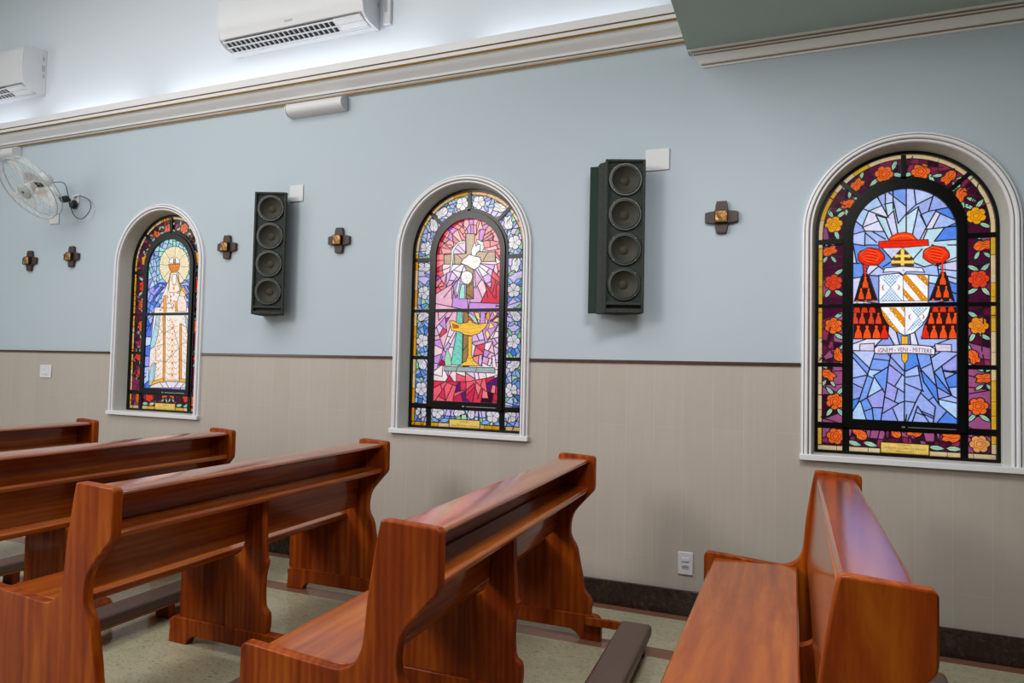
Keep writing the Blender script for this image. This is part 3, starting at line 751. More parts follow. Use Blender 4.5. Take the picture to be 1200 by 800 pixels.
('P','#f09838',3,[148,1821,166,1832,173,1787,156,1759,140,1787]),
('P','#f2bc48',4,[-144,1764,-112,1767,-67,1744,2,1752,9,1768,20,1771,31,1766,39,1752,83,1741,162,1752,138,1715,90,1676,29,1660,-21,1667,-59,1687,-123,1696]),
('P','#c86018',2,[-118,1746,-73,1732,-66,1715,-111,1712]),
('K','#a86c14',2,[-67,1730,14,1738,114,1730]),
('K','#a86c14',2,[-60,1715,15,1707,114,1721]),
('K','#a86c14',2,[-34,1687,29,1678,84,1693]),
('P','#f2bc48',4,[7,1658,39,1658,39,1519,58,1483,111,1451,-65,1448,-4,1482,10,1519]),
('K','#a86c14',2,[17,1653,18,1496,-15,1453]),
('K','#a86c14',2,[29,1653,31,1491,59,1454]),
('K','#a86c14',2,[11,1502,43,1502]),
('P','#98a8a8',4,[-173,1441,218,1440,221,1402,-175,1409]),
('L','',3,[-65,1441,-83,1407]),
('L','',3,[78,1439,73,1406])],
 [('L','',6,[-193,2386,-84,2334]),
('L','',6,[-125,2447,-73,2333]),
('L','',6,[-174,2369,-204,2286,-189,2261,-91,2254]),
('L','',6,[-239,2324,-200,2285]),
('L','',6,[-250,2192,-191,2178,-189,2261]),
('L','',6,[-187,2250,-132,2195]),
('L','',6,[-136,2350,-69,2202]),
('L','',6,[-88,2423,-88,2402,-82,2365]),
('L','',6,[-136,2350,-84,2329,-51,2218]),
('L','',6,[-84,2329,-47,2368,-25,2233]),
('L','',6,[-92,2408,-50,2416]),
('L','',6,[-50,2462,-49,2378]),
('L','',6,[-70,2472,15,2389]),
('L','',6,[-50,2433,-25,2296,15,2348]),
('L','',6,[15,2483,15,2231]),
('L','',6,[-238,2116,-250,2185]),
('L','',6,[-189,2182,-125,2179]),
('L','',6,[-140,2248,-88,2211]),
('L','',6,[15,2457,15,2340,75,2384,42,2213]),
('L','',6,[54,2471,62,2395,15,2348]),
('L','',6,[73,2378,113,2267,83,2203]),
('L','',6,[62,2394,143,2435,122,2354,203,2367]),
('L','',6,[122,2354,83,2336]),
('L','',6,[83,2336,113,2267,156,2351]),
('L','',6,[150,2447,143,2435]),
('L','',6,[113,2255,248,2264]),
('L','',6,[194,2254,150,2187,252,2192]),
('L','',6,[252,2161,213,2163]),
('L','',6,[97,2202,115,2251]),
('L','',6,[-249,1995,-196,2002,-173,2056]),
('L','',6,[-249,2080,-219,2079]),
('L','',6,[-121,2059,-173,2010,-121,2004]),
('L','',6,[-132,2068,-95,2037]),
('L','',6,[-88,2138,-51,2090]),
('L','',6,[-58,2082,-99,2054]),
('L','',6,[-169,2005,-128,1869]),
('L','',6,[-207,2002,-241,1867]),
('L','',6,[59,2106,91,2146]),
('L','',6,[51,2073,101,2047]),
('L','',6,[101,2047,144,2058,172,2048]),
('L','',6,[123,2001,172,1995,165,2044]),
('L','',6,[123,1959,165,1950]),
('L','',6,[130,1873,169,1987]),
('L','',6,[207,1994,249,1980]),
('L','',6,[214,2067,249,2074]),
('L','',6,[221,1912,252,1895]),
('L','',6,[211,1986,242,1855]),
('L','',6,[-68,1667,-43,1618]),
('L','',6,[-28,1668,-17,1618]),
('L','',6,[33,1668,37,1618]),
('L','',6,[59,1676,73,1619]),
('L','',6,[-109,1642,-94,1659]),
('L','',6,[-248,1582,-214,1582]),
('L','',6,[158,1587,252,1580]),
('L','',6,[101,1660,158,1652]),
('L','',6,[-149,1539,-177,1442,-222,1289,-243,1251]),
('L','',6,[-243,1428,-173,1447]),
('L','',6,[-177,1442,-145,1429,-177,1318,-216,1293,-100,1371]),
('L','',6,[-64,1540,-72,1495,-145,1443,-92,1353]),
('L','',6,[-72,1495,-80,1403,-108,1198]),
('L','',6,[-177,1318,-152,1264,-104,1266]),
('L','',6,[-152,1264,-144,1189]),
('L','',6,[-68,1508,4,1446]),
('L','',6,[-76,1408,4,1356]),
('L','',6,[-80,1322,-24,1292,4,1305]),
('L','',6,[-100,1234,-24,1289]),
('L','',6,[8,1541,6,1192]),
('L','',6,[8,1469,71,1505,92,1373,59,1300,20,1192]),
('L','',6,[12,1402,98,1364]),
('L','',6,[71,1542,98,1417,171,1294]),
('L','',6,[86,1482,160,1391]),
('L','',6,[133,1543,160,1391,171,1294,254,1218]),
('L','',6,[146,1468,183,1504,230,1545]),
('L','',6,[152,1463,228,1352]),
('L','',6,[183,1504,200,1434,228,1352]),
('L','',6,[200,1434,256,1470]),
('L','',6,[164,1386,255,1330]),
('L','',6,[94,1344,154,1281,144,1199]),
('L','',6,[69,1282,123,1197]),
('L','',6,[69,1282,44,1193]),
('L','',6,[-244,1537,-173,1447]),
('L','',6,[-215,1538,-165,1484]),
('L','',6,[-52,1540,8,1469]),
('P','#2c1a1c',3,[-200,2019,-177,2018,-132,1867,-243,1869]),
('P','#2c1a1c',3,[181,2015,202,2015,238,1859,130,1863]),
('P','#3a1412',3,[-246,1828,-108,1827,-87,1768,-69,1726,-74,1649,-246,1648]),
('P','#3a1412',3,[130,1824,253,1822,252,1651,87,1650,101,1725,123,1775]),
('P','#f8581c',1.5,[-193,2004,-182,2004,-180,1994,-183,1989,-173,1963,-171,1937,-204,1938,-201,1964,-192,1989,-195,1995]),
('K','#b01808',1.2,[-192,1977,-196,1941]),
('K','#b01808',1.2,[-187,1977,-187,1940]),
('K','#b01808',1.2,[-182,1977,-178,1940]),
('P','#f8581c',1.5,[-213,1937,-204,1937,-202,1928,-204,1922,-196,1898,-193,1873,-223,1874,-221,1898,-213,1923,-215,1928]),
('K','#b01808',1.2,[-213,1911,-216,1876]),
('K','#b01808',1.2,[-208,1911,-208,1876]),
('K','#b01808',1.2,[-204,1911,-200,1876]),
('P','#f8581c',1.5,[-176,1936,-166,1936,-164,1927,-167,1922,-158,1897,-156,1873,-186,1873,-183,1897,-175,1922,-177,1927]),
('K','#b01808',1.2,[-175,1910,-178,1876]),
('K','#b01808',1.2,[-170,1910,-170,1875]),
('K','#b01808',1.2,[-166,1910,-163,1875]),
('P','#f8581c',1.5,[185,2011,195,2011,197,2001,194,1996,203,1971,206,1946,174,1947,176,1972,185,1997,183,2002]),
('K','#b01808',1.2,[185,1985,182,1950]),
('K','#b01808',1.2,[190,1985,190,1949]),
('K','#b01808',1.2,[195,1984,198,1949]),
('P','#f8581c',1.5,[164,1941,173,1941,175,1932,173,1926,180,1901,183,1877,155,1877,157,1902,165,1927,162,1932]),
('K','#b01808',1.2,[165,1915,162,1880]),
('K','#b01808',1.2,[169,1915,169,1879]),
('K','#b01808',1.2,[173,1915,176,1879]),
('P','#f8581c',1.5,[201,1940,210,1940,211,1931,209,1926,217,1901,219,1876,191,1876,193,1901,201,1926,199,1931]),
('K','#b01808',1.2,[201,1914,198,1879]),
('K','#b01808',1.2,[206,1914,206,1879]),
('K','#b01808',1.2,[209,1914,213,1879]),
('P','#f8581c',0,[-221,1862,-223,1857,-228,1855,-233,1857,-235,1862,-233,1868,-228,1870,-223,1868]),
('P','#f8581c',0,[-179,1861,-181,1856,-186,1854,-190,1856,-192,1862,-190,1867,-186,1869,-181,1867]),
('P','#f8581c',0,[-141,1861,-143,1856,-148,1853,-153,1856,-155,1861,-153,1866,-148,1869,-143,1866]),
('P','#f8581c',0,[150,1864,148,1859,144,1857,139,1859,138,1865,139,1870,144,1872,148,1870]),
('P','#f8581c',0,[190,1861,188,1856,184,1854,180,1856,178,1861,180,1867,184,1869,188,1866]),
('P','#f8581c',0,[231,1863,229,1858,224,1856,220,1858,218,1863,220,1868,224,1870,229,1868]),
('P','#e03a18',1.5,[-235,1852,-224,1852,-222,1844,-225,1840,-215,1818,-212,1797,-247,1797,-244,1819,-234,1840,-237,1844]),
('K','#b01808',1.2,[-234,1830,-238,1799]),
('K','#b01808',1.2,[-229,1830,-229,1799]),
('K','#b01808',1.2,[-224,1830,-220,1799]),
('P','#e03a18',1.5,[-197,1852,-186,1851,-184,1844,-187,1839,-177,1818,-174,1797,-209,1797,-206,1818,-196,1839,-199,1844]),
('K','#b01808',1.2,[-196,1829,-200,1799]),
('K','#b01808',1.2,[-191,1829,-191,1799]),
('K','#b01808',1.2,[-186,1829,-182,1799]),
('P','#e03a18',1.5,[-158,1851,-147,1851,-145,1843,-148,1839,-138,1817,-135,1796,-170,1797,-167,1818,-157,1839,-160,1843]),
('K','#b01808',1.2,[-157,1829,-161,1799]),
('K','#b01808',1.2,[-152,1829,-152,1799]),
('K','#b01808',1.2,[-147,1829,-143,1798]),
('P','#e83a18',1.5,[149,1850,160,1850,162,1843,159,1838,168,1818,171,1797,138,1798,141,1818,150,1839,147,1843]),
('K','#b01808',1.2,[150,1829,146,1800]),
('K','#b01808',1.2,[155,1829,155,1800]),
('K','#b01808',1.2,[159,1829,163,1800]),
('P','#e83a18',1.5,[184,1850,195,1850,197,1842,194,1838,203,1817,206,1797,173,1797,176,1818,185,1838,183,1842]),
('K','#b01808',1.2,[185,1828,181,1799]),
('K','#b01808',1.2,[190,1828,190,1799]),
('K','#b01808',1.2,[194,1828,198,1799]),
('P','#e83a18',1.5,[223,1849,233,1849,235,1842,232,1837,241,1817,244,1797,212,1797,214,1817,223,1837,221,1842]),
('K','#b01808',1.2,[223,1828,220,1799]),
('K','#b01808',1.2,[228,1828,228,1799]),
('K','#b01808',1.2,[233,1828,236,1799]),
('P','#e8482c',1.5,[-244,1798,-233,1798,-231,1789,-234,1784,-224,1759,-222,1734,-255,1735,-252,1759,-243,1784,-246,1789]),
('K','#b01808',1.2,[-243,1772,-247,1737]),
('K','#b01808',1.2,[-238,1772,-238,1737]),
('K','#b01808',1.2,[-233,1772,-229,1737]),
('P','#e8482c',1.5,[-208,1797,-198,1797,-195,1788,-198,1783,-189,1759,-186,1734,-219,1734,-217,1759,-207,1783,-210,1788]),
('K','#b01808',1.2,[-207,1772,-211,1737]),
('K','#b01808',1.2,[-202,1772,-202,1737]),
('K','#b01808',1.2,[-198,1772,-194,1737]),
('P','#e8482c',1.5,[-163,1797,-152,1797,-150,1788,-153,1783,-144,1758,-141,1734,-174,1734,-171,1759,-162,1783,-165,1788]),
('K','#b01808',1.2,[-162,1771,-166,1737]),
('K','#b01808',1.2,[-157,1771,-157,1737]),
('K','#b01808',1.2,[-153,1771,-149,1737]),
('P','#e8482c',1.5,[-126,1797,-116,1797,-114,1788,-117,1783,-107,1758,-105,1734,-137,1734,-135,1758,-126,1783,-128,1788]),
('K','#b01808',1.2,[-126,1771,-129,1737]),
('K','#b01808',1.2,[-120,1771,-120,1737]),
('K','#b01808',1.2,[-116,1771,-112,1737]),
('P','#f8581c',1.5,[130,1794,140,1794,142,1785,139,1780,148,1757,150,1733,119,1733,122,1757,130,1780,128,1785]),
('K','#b01808',1.2,[130,1769,127,1736]),
('K','#b01808',1.2,[135,1769,135,1736]),
('K','#b01808',1.2,[139,1769,143,1736]),
('P','#f8581c',1.5,[167,1794,177,1794,179,1785,176,1780,185,1756,187,1733,157,1733,159,1757,168,1780,165,1785]),
('K','#b01808',1.2,[168,1769,164,1735]),
('K','#b01808',1.2,[173,1769,173,1735]),
('K','#b01808',1.2,[177,1769,180,1735]),
('P','#f8581c',1.5,[212,1793,222,1793,223,1785,221,1780,229,1756,232,1733,201,1733,204,1756,212,1780,210,1785]),
('K','#b01808',1.2,[212,1769,209,1735]),
('K','#b01808',1.2,[217,1769,217,1735]),
('K','#b01808',1.2,[221,1769,225,1735]),
('P','#f8581c',1.5,[242,1793,252,1793,254,1784,251,1779,260,1756,262,1733,232,1733,234,1756,243,1779,240,1784]),
('K','#b01808',1.2,[243,1768,239,1735]),
('K','#b01808',1.2,[248,1768,248,1735]),
('K','#b01808',1.2,[252,1768,255,1735]),
('P','#f8581c',1.5,[-229,1725,-216,1725,-213,1715,-217,1709,-205,1681,-202,1652,-243,1652,-239,1681,-228,1709,-231,1715]),
('K','#b01808',1.2,[-228,1696,-232,1655]),
('K','#b01808',1.2,[-221,1696,-221,1655]),
('K','#b01808',1.2,[-216,1696,-211,1655]),
('P','#f8581c',1.5,[-184,1725,-171,1725,-169,1715,-172,1709,-161,1681,-157,1653,-198,1652,-195,1681,-183,1709,-187,1715]),
('K','#b01808',1.2,[-183,1696,-188,1655]),
('K','#b01808',1.2,[-177,1696,-177,1656]),
('K','#b01808',1.2,[-172,1696,-167,1656]),
('P','#f8581c',1.5,[-138,1725,-125,1725,-123,1715,-126,1709,-114,1681,-111,1653,-151,1653,-148,1681,-137,1709,-140,1715]),
('K','#b01808',1.2,[-137,1696,-141,1656]),
('K','#b01808',1.2,[-131,1696,-130,1656]),
('K','#b01808',1.2,[-125,1696,-120,1656]),
('P','#ee2a10',1.5,[-98,1725,-86,1725,-83,1715,-86,1709,-75,1681,-72,1653,-112,1653,-109,1681,-98,1709,-101,1715]),
('K','#b01808',1.2,[-98,1696,-102,1656]),
('K','#b01808',1.2,[-91,1696,-91,1656]),
('K','#b01808',1.2,[-86,1696,-81,1656]),
('P','#ee2a10',1.5,[101,1725,113,1725,115,1714,112,1709,123,1681,126,1654,88,1654,91,1681,102,1709,99,1714]),
('K','#b01808',1.2,[102,1696,97,1657]),
('K','#b01808',1.2,[108,1696,108,1657]),
('K','#b01808',1.2,[113,1696,117,1657]),
('P','#f8581c',1.5,[141,1724,153,1724,156,1714,153,1709,163,1681,166,1654,128,1654,131,1681,142,1709,139,1714]),
('K','#b01808',1.2,[142,1696,138,1657]),
('K','#b01808',1.2,[148,1696,148,1657]),
('K','#b01808',1.2,[153,1696,158,1657]),
('P','#f8581c',1.5,[186,1724,198,1724,200,1714,197,1709,207,1681,210,1654,173,1654,176,1681,186,1709,183,1714]),
('K','#b01808',1.2,[186,1696,182,1657]),
('K','#b01808',1.2,[192,1696,192,1657]),
('K','#b01808',1.2,[197,1696,202,1657]),
('P','#f8581c',1.5,[229,1724,241,1724,243,1714,240,1709,250,1681,253,1654,216,1654,219,1681,229,1709,226,1714]),
('K','#b01808',1.2,[229,1696,225,1657]),
('K','#b01808',1.2,[235,1696,235,1657]),
('K','#b01808',1.2,[240,1696,245,1657]),
('P','#ee2a10',4,[-91,2111,-92,2095,-107,2083,-118,2070,-137,2064,-158,2065,-180,2064,-197,2075,-212,2086,-226,2100,-224,2116,-224,2132,-215,2147,-196,2154,-180,2165,-158,2165,-138,2159,-117,2155,-105,2140,-95,2126]),
('K','#ff6a30',3,[-219,2130,-181,2159,-136,2147,-105,2116]),
('K','#a01008',1.6,[-215,2122,-180,2148,-136,2137,-109,2109]),
('K','#ff6a30',3,[-213,2123,-181,2142,-136,2130,-111,2112]),
('K','#a01008',1.6,[-209,2115,-179,2131,-136,2120,-115,2104]),
('K','#ff6a30',3,[-207,2116,-181,2125,-136,2113,-116,2107]),
('K','#a01008',1.6,[-203,2108,-179,2114,-136,2103,-121,2099]),
('K','#ff6a30',3,[-201,2108,-181,2108,-136,2096,-122,2102]),
('K','#a01008',1.6,[-197,2101,-179,2097,-136,2086,-127,2095]),
('K','#ff6a30',3,[-195,2101,-181,2091,-136,2079,-128,2097]),
('K','#a01008',1.6,[-191,2094,-179,2080,-136,2069,-133,2090]),
('P','#ee2a10',4,[221,2109,220,2094,207,2083,196,2070,178,2064,158,2065,138,2064,122,2074,108,2086,95,2099,97,2115,97,2130,105,2144,123,2152,138,2162,158,2162,177,2156,197,2152,208,2138,217,2125]),
('K','#ff6a30',3,[102,2128,137,2156,179,2144,209,2115]),
('K','#a01008',1.6,[105,2120,139,2146,179,2135,205,2108]),
('K','#ff6a30',3,[107,2121,137,2139,179,2128,203,2110]),
('K','#a01008',1.6,[111,2113,138,2129,179,2119,199,2103]),
('K','#ff6a30',3,[113,2114,137,2123,179,2111,198,2106]),
('K','#a01008',1.6,[116,2106,138,2113,179,2102,193,2098]),
('K','#ff6a30',3,[119,2107,137,2106,179,2095,192,2101]),
('K','#a01008',1.6,[122,2100,138,2096,179,2086,188,2094]),
('K','#ff6a30',3,[124,2100,137,2090,179,2078,186,2096]),
('K','#a01008',1.6,[128,2093,138,2080,179,2069,182,2089]),
('K','#ee2a10',9,[-192,2067,-188,2010]),
('K','#ee2a10',9,[188,2068,189,2011]),
('L','',1.5,[-201,2062,-198,2016]),
('L','',1.5,[-183,2065,-177,2016]),
('L','',1.5,[178,2060,182,2013]),
('L','',1.5,[198,2064,200,2015]),
('P','#ee2a10',3,[-122,2198,-86,2201,120,2198,124,2165,7,2159,-119,2162]),
('P','#f64014',3,[-73,2201,-60,2224,-31,2240,7,2245,44,2233,69,2199]),
('K','#ff9a50',2,[-52,2214,-18,2227,23,2225,52,2206]),
('K','#b01808',1.5,[-107,2183,7,2180,110,2182]),
('P','#5a4020',3,[-54,2059,-58,2094,-32,2127,-3,2157,26,2124,51,2090,50,2053]),
('P','#f4cc60',0,[-11,2059,-11,2143,5,2142,5,2058]),
('P','#f4cc60',0,[-32,2120,27,2118,27,2104,-32,2107]),
('P','#f4cc60',0,[-51,2087,46,2084,46,2069,-51,2073]),
('P','#f4cc60',0,[6,2144,4,2136,-3,2133,-10,2137,-13,2144,-10,2152,-3,2155,4,2151]),
('P','#f4cc60',0,[-24,2113,-27,2106,-34,2103,-40,2106,-43,2114,-40,2121,-34,2124,-27,2121]),
('P','#f4cc60',0,[38,2111,35,2103,28,2100,22,2104,19,2111,22,2119,28,2122,35,2118]),
('P','#f4cc60',0,[-41,2080,-44,2073,-51,2070,-57,2073,-60,2081,-57,2089,-51,2092,-44,2088]),
('P','#f4cc60',0,[55,2077,52,2069,46,2066,39,2070,36,2077,39,2085,46,2088,52,2084]),
('P','#e4e0ee',4,[-100,2022,-90,2047,-1,2054,91,2042,104,2017,59,2023,15,2023,1,2004,-18,2022,-65,2027]),
('K','#505058',1.5,[-7,2032,8,2032]),
('K','#505058',1.5,[1,2040,1,2024]),
('P','#f2eef2',5,[-119,2007,-87,2011,-21,2016,1,2000,15,2011,123,2003,120,1857,131,1822,119,1775,91,1725,51,1684,8,1668,-35,1692,-72,1730,-98,1776,-111,1825,-120,1859]),
('P','#e08a1c',0,[59,2006,100,2004,119,1982,119,1937]),
('P','#e08a1c',0,[1,1982,1,2004,15,2010,120,1869,120,1859,87,1860]),
('P','#e08a1c',0,[1,1934,59,1860,28,1861,1,1894]),
('P','#e08a1c',0,[1,1871,9,1861,1,1861]),
('P','#e08a1c',0,[-72,1825,-36,1824,7,1767,7,1711]),
('P','#e08a1c',0,[-14,1824,7,1824,7,1796]),
('P','#e08a1c',0,[-108,1820,-99,1810,-54,1743,-10,1680,-35,1692,-74,1733,-99,1780]),
('P','#ffe070',1,[26,1964,24,1959,19,1958,15,1962,15,1968,19,1971,24,1970]),
('P','#ffe070',1,[52,1939,50,1934,45,1933,41,1936,41,1942,45,1946,50,1944]),
('P','#ffe070',1,[79,1907,76,1902,72,1901,68,1904,68,1910,72,1913,76,1912]),
('P','#ffe070',1,[102,1880,100,1875,95,1874,91,1877,91,1883,95,1887,100,1885]),
('P','#ffe070',1,[89,1989,87,1984,82,1983,78,1987,78,1992,82,1996,87,1994]),
('P','#ffe070',1,[111,1968,109,1963,104,1962,100,1965,100,1971,104,1975,109,1973]),
('P','#ffe070',1,[17,1900,15,1895,10,1894,6,1897,6,1903,10,1906,15,1905]),
('P','#ffe070',1,[32,1875,30,1870,25,1868,21,1872,21,1878,25,1881,30,1880]),
('P','#ffe070',1,[-50,1809,-52,1804,-57,1803,-61,1806,-61,1812,-57,1816,-52,1815]),
('P','#ffe070',1,[-30,1782,-32,1776,-37,1775,-41,1779,-41,1785,-37,1788,-32,1787]),
('P','#ffe070',1,[-6,1751,-9,1745,-14,1744,-17,1748,-17,1754,-14,1757,-9,1756]),
('P','#ffe070',1,[5,1819,3,1813,-2,1812,-6,1816,-6,1822,-2,1825,3,1824]),
('P','#ffe070',1,[-81,1780,-83,1775,-88,1774,-92,1777,-92,1783,-88,1787,-83,1786]),
('P','#ffe070',1,[-63,1751,-65,1746,-70,1744,-74,1748,-74,1754,-70,1757,-65,1756]),
('P','#ffe070',1,[-43,1722,-45,1716,-50,1715,-54,1719,-54,1725,-50,1728,-45,1727]),
('P','#78b0d4',0,[-102,2008,-95,2008,-95,2000,-102,2000]),
('P','#78b0d4',0,[-95,2000,-87,1999,-87,1991,-95,1991]),
('P','#78b0d4',0,[-95,1983,-87,1983,-87,1974,-95,1974]),
('P','#78b0d4',0,[-87,2008,-80,2008,-80,1999,-87,1999]),
('P','#78b0d4',0,[-87,1991,-80,1991,-80,1982,-87,1983]),
('P','#78b0d4',0,[-87,1974,-80,1974,-80,1966,-87,1966]),
('P','#78b0d4',0,[-80,1999,-73,1999,-73,1991,-80,1991]),
('P','#78b0d4',0,[-80,1982,-73,1982,-73,1974,-80,1974]),
('P','#78b0d4',0,[-80,1966,-73,1965,-72,1957,-80,1957]),
('P','#78b0d4',0,[-73,2007,-65,2007,-65,1999,-73,1999]),
('P','#78b0d4',0,[-73,1991,-65,1990,-65,1982,-73,1982]),
('P','#78b0d4',0,[-73,1974,-65,1974,-65,1965,-73,1965]),
('P','#78b0d4',0,[-72,1957,-65,1957,-65,1948,-72,1949]),
('P','#78b0d4',0,[-65,1999,-58,1999,-58,1990,-65,1990]),
('P','#78b0d4',0,[-65,1982,-58,1982,-58,1973,-65,1974]),
('P','#78b0d4',0,[-65,1965,-58,1965,-58,1957,-65,1957]),
('P','#78b0d4',0,[-65,1948,-58,1948,-58,1940,-65,1940]),
('P','#78b0d4',0,[-58,2007,-50,2007,-50,1998,-58,1999]),
('P','#78b0d4',0,[-58,1990,-50,1990,-50,1982,-58,1982]),
('P','#78b0d4',0,[-58,1973,-50,1973,-50,1965,-58,1965]),
('P','#78b0d4',0,[-58,1957,-50,1956,-50,1948,-58,1948]),
('P','#78b0d4',0,[-50,1998,-43,1998,-43,1990,-50,1990]),
('P','#78b0d4',0,[-50,1982,-43,1981,-43,1973,-50,1973]),
('P','#78b0d4',0,[-50,1965,-43,1965,-43,1956,-50,1956]),
('P','#78b0d4',0,[-43,2007,-36,2006,-36,1998,-43,1998]),
('P','#78b0d4',0,[-43,1990,-36,1990,-36,1981,-43,1981]),
('P','#78b0d4',0,[-43,1973,-36,1973,-36,1964,-43,1965]),
('P','#78b0d4',0,[-36,1998,-28,1998,-28,1989,-36,1990]),
('P','#78b0d4',0,[-28,2006,-21,2006,-21,1998,-28,1998]),
('P','#78b0d4',0,[-109,1880,-102,1880,-102,1871,-109,1871]),
('P','#78b0d4',0,[-102,1888,-95,1888,-95,1879,-102,1880]),
('P','#78b0d4',0,[-102,1871,-95,1871,-95,1863,-102,1863]),
('P','#78b0d4',0,[-95,1896,-87,1896,-87,1888,-95,1888]),
('P','#78b0d4',0,[-95,1879,-87,1879,-87,1871,-95,1871]),
('P','#78b0d4',0,[-87,1905,-80,1904,-80,1896,-87,1896]),
('P','#78b0d4',0,[-87,1888,-80,1888,-80,1879,-87,1879]),
('P','#78b0d4',0,[-87,1871,-80,1871,-80,1862,-87,1863]),
('P','#78b0d4',0,[-80,1913,-72,1913,-72,1904,-80,1904]),
('P','#78b0d4',0,[-80,1896,-72,1896,-72,1887,-80,1888]),
('P','#78b0d4',0,[-80,1879,-72,1879,-72,1871,-80,1871]),
('P','#78b0d4',0,[-72,1921,-65,1921,-65,1912,-72,1913]),
('P','#78b0d4',0,[-72,1904,-65,1904,-65,1896,-72,1896]),
('P','#78b0d4',0,[-72,1887,-65,1887,-65,1879,-72,1879]),
('P','#78b0d4',0,[-72,1871,-65,1871,-65,1862,-72,1862]),
('P','#78b0d4',0,[-65,1929,-58,1929,-58,1921,-65,1921]),
('P','#78b0d4',0,[-65,1912,-58,1912,-58,1904,-65,1904]),
('P','#78b0d4',0,[-65,1896,-58,1896,-58,1887,-65,1887]),
('P','#78b0d4',0,[-65,1879,-58,1879,-58,1870,-65,1871]),
('P','#78b0d4',0,[-58,1921,-50,1920,-50,1912,-58,1912]),
('P','#78b0d4',0,[-58,1904,-50,1904,-50,1895,-58,1896]),
('P','#78b0d4',0,[-58,1887,-50,1887,-50,1879,-58,1879]),
('P','#78b0d4',0,[-58,1870,-50,1870,-50,1862,-58,1862]),
('P','#78b0d4',0,[-50,1912,-43,1912,-43,1904,-50,1904]),
('P','#78b0d4',0,[-50,1895,-43,1895,-43,1887,-50,1887]),
('P','#78b0d4',0,[-50,1879,-43,1879,-43,1870,-50,1870]),
('P','#78b0d4',0,[-43,1904,-36,1903,-36,1895,-43,1895]),
('P','#78b0d4',0,[-43,1887,-36,1887,-36,1878,-43,1879]),
('P','#78b0d4',0,[-43,1870,-36,1870,-36,1862,-43,1862]),
('P','#78b0d4',0,[-36,1895,-28,1895,-28,1887,-36,1887]),
('P','#78b0d4',0,[-36,1878,-28,1878,-28,1870,-36,1870]),
('P','#78b0d4',0,[-28,1887,-21,1886,-21,1878,-28,1878]),
('P','#78b0d4',0,[-28,1870,-21,1870,-21,1861,-28,1862]),
('P','#78b0d4',0,[-21,1878,-14,1878,-14,1870,-21,1870]),
('P','#78b0d4',0,[-14,1870,-6,1870,-6,1861,-14,1861]),
('P','#78b0d4',0,[48,1823,55,1823,55,1815,48,1815]),
('P','#78b0d4',0,[48,1807,55,1806,55,1798,48,1798]),
('P','#78b0d4',0,[55,1815,62,1815,62,1806,55,1806]),
('P','#78b0d4',0,[55,1798,62,1798,62,1790,55,1790]),
('P','#78b0d4',0,[62,1823,69,1823,69,1815,62,1815]),
('P','#78b0d4',0,[62,1806,69,1806,69,1798,62,1798]),
('P','#78b0d4',0,[62,1790,69,1790,69,1782,62,1782]),
('P','#78b0d4',0,[69,1815,76,1814,76,1806,69,1806]),
('P','#78b0d4',0,[69,1798,76,1798,76,1790,69,1790]),
('P','#78b0d4',0,[69,1782,76,1781,76,1773,69,1773]),
('P','#78b0d4',0,[76,1823,84,1823,84,1814,76,1814]),
('P','#78b0d4',0,[76,1806,84,1806,84,1798,76,1798]),
('P','#78b0d4',0,[76,1790,84,1790,84,1781,76,1781]),
('P','#78b0d4',0,[84,1814,91,1814,91,1806,84,1806]),
('P','#78b0d4',0,[84,1798,91,1798,91,1790,84,1790]),
('P','#78b0d4',0,[91,1823,98,1822,98,1814,91,1814]),
('P','#78b0d4',0,[91,1806,98,1806,98,1798,91,1798]),
('P','#78b0d4',0,[98,1814,105,1814,105,1806,98,1806]),
('P','#78b0d4',0,[105,1822,112,1822,112,1814,105,1814]),
('P','#78b0d4',0,[23,1705,30,1705,30,1697,23,1697]),
('P','#78b0d4',0,[30,1713,37,1713,37,1705,30,1705]),
('P','#78b0d4',0,[37,1721,44,1721,44,1713,37,1713]),
('P','#78b0d4',0,[37,1705,44,1705,44,1697,37,1697]),
('P','#78b0d4',0,[44,1730,51,1730,51,1721,44,1721]),
('P','#78b0d4',0,[44,1713,51,1713,51,1705,44,1705]),
('P','#78b0d4',0,[51,1738,59,1738,59,1730,51,1730]),
('P','#78b0d4',0,[51,1721,59,1721,59,1713,51,1713]),
('P','#78b0d4',0,[59,1746,66,1746,66,1738,59,1738]),
('P','#78b0d4',0,[59,1730,66,1730,66,1721,59,1721]),
('P','#78b0d4',0,[66,1754,73,1754,73,1746,66,1746]),
('P','#78b0d4',0,[66,1738,73,1738,73,1730,66,1730]),
('P','#78b0d4',0,[73,1763,80,1763,80,1754,73,1754]),
('P','#78b0d4',0,[73,1746,80,1746,80,1738,73,1738]),
('P','#78b0d4',0,[73,1730,80,1730,80,1721,73,1721]),
('P','#78b0d4',0,[80,1754,87,1754,87,1746,80,1746]),
('P','#78b0d4',0,[80,1738,87,1738,87,1730,80,1730]),
('P','#78b0d4',0,[87,1746,94,1746,94,1738,87,1738]),
('K','#303038',1.6,[-116,2004,-61,1937,-5,1861]),
('K','#303038',1.6,[-12,2009,-61,1937,-117,1865]),
('K','#303038',1.6,[37,1823,73,1771,101,1738]),
('K','#303038',1.6,[119,1822,73,1771,10,1676]),
('P','#c85a20',0,[-89,1953,-101,1949,-105,1938,-101,1926,-89,1921,-97,1931,-98,1944]),
('P','#c85a20',0,[-31,1954,-19,1950,-15,1938,-19,1926,-31,1923,-23,1932,-22,1945]),
('P','#c85a20',0,[41,1787,29,1783,25,1771,29,1760,41,1755,33,1764,32,1778]),
('P','#c85a20',0,[89,1788,100,1784,104,1772,100,1761,89,1757,96,1766,97,1779]),
('L','',2,[-1,2002,1,1861]),
('L','',2,[8,1824,8,1672]),
('L','',2,[-118,1863,120,1859]),
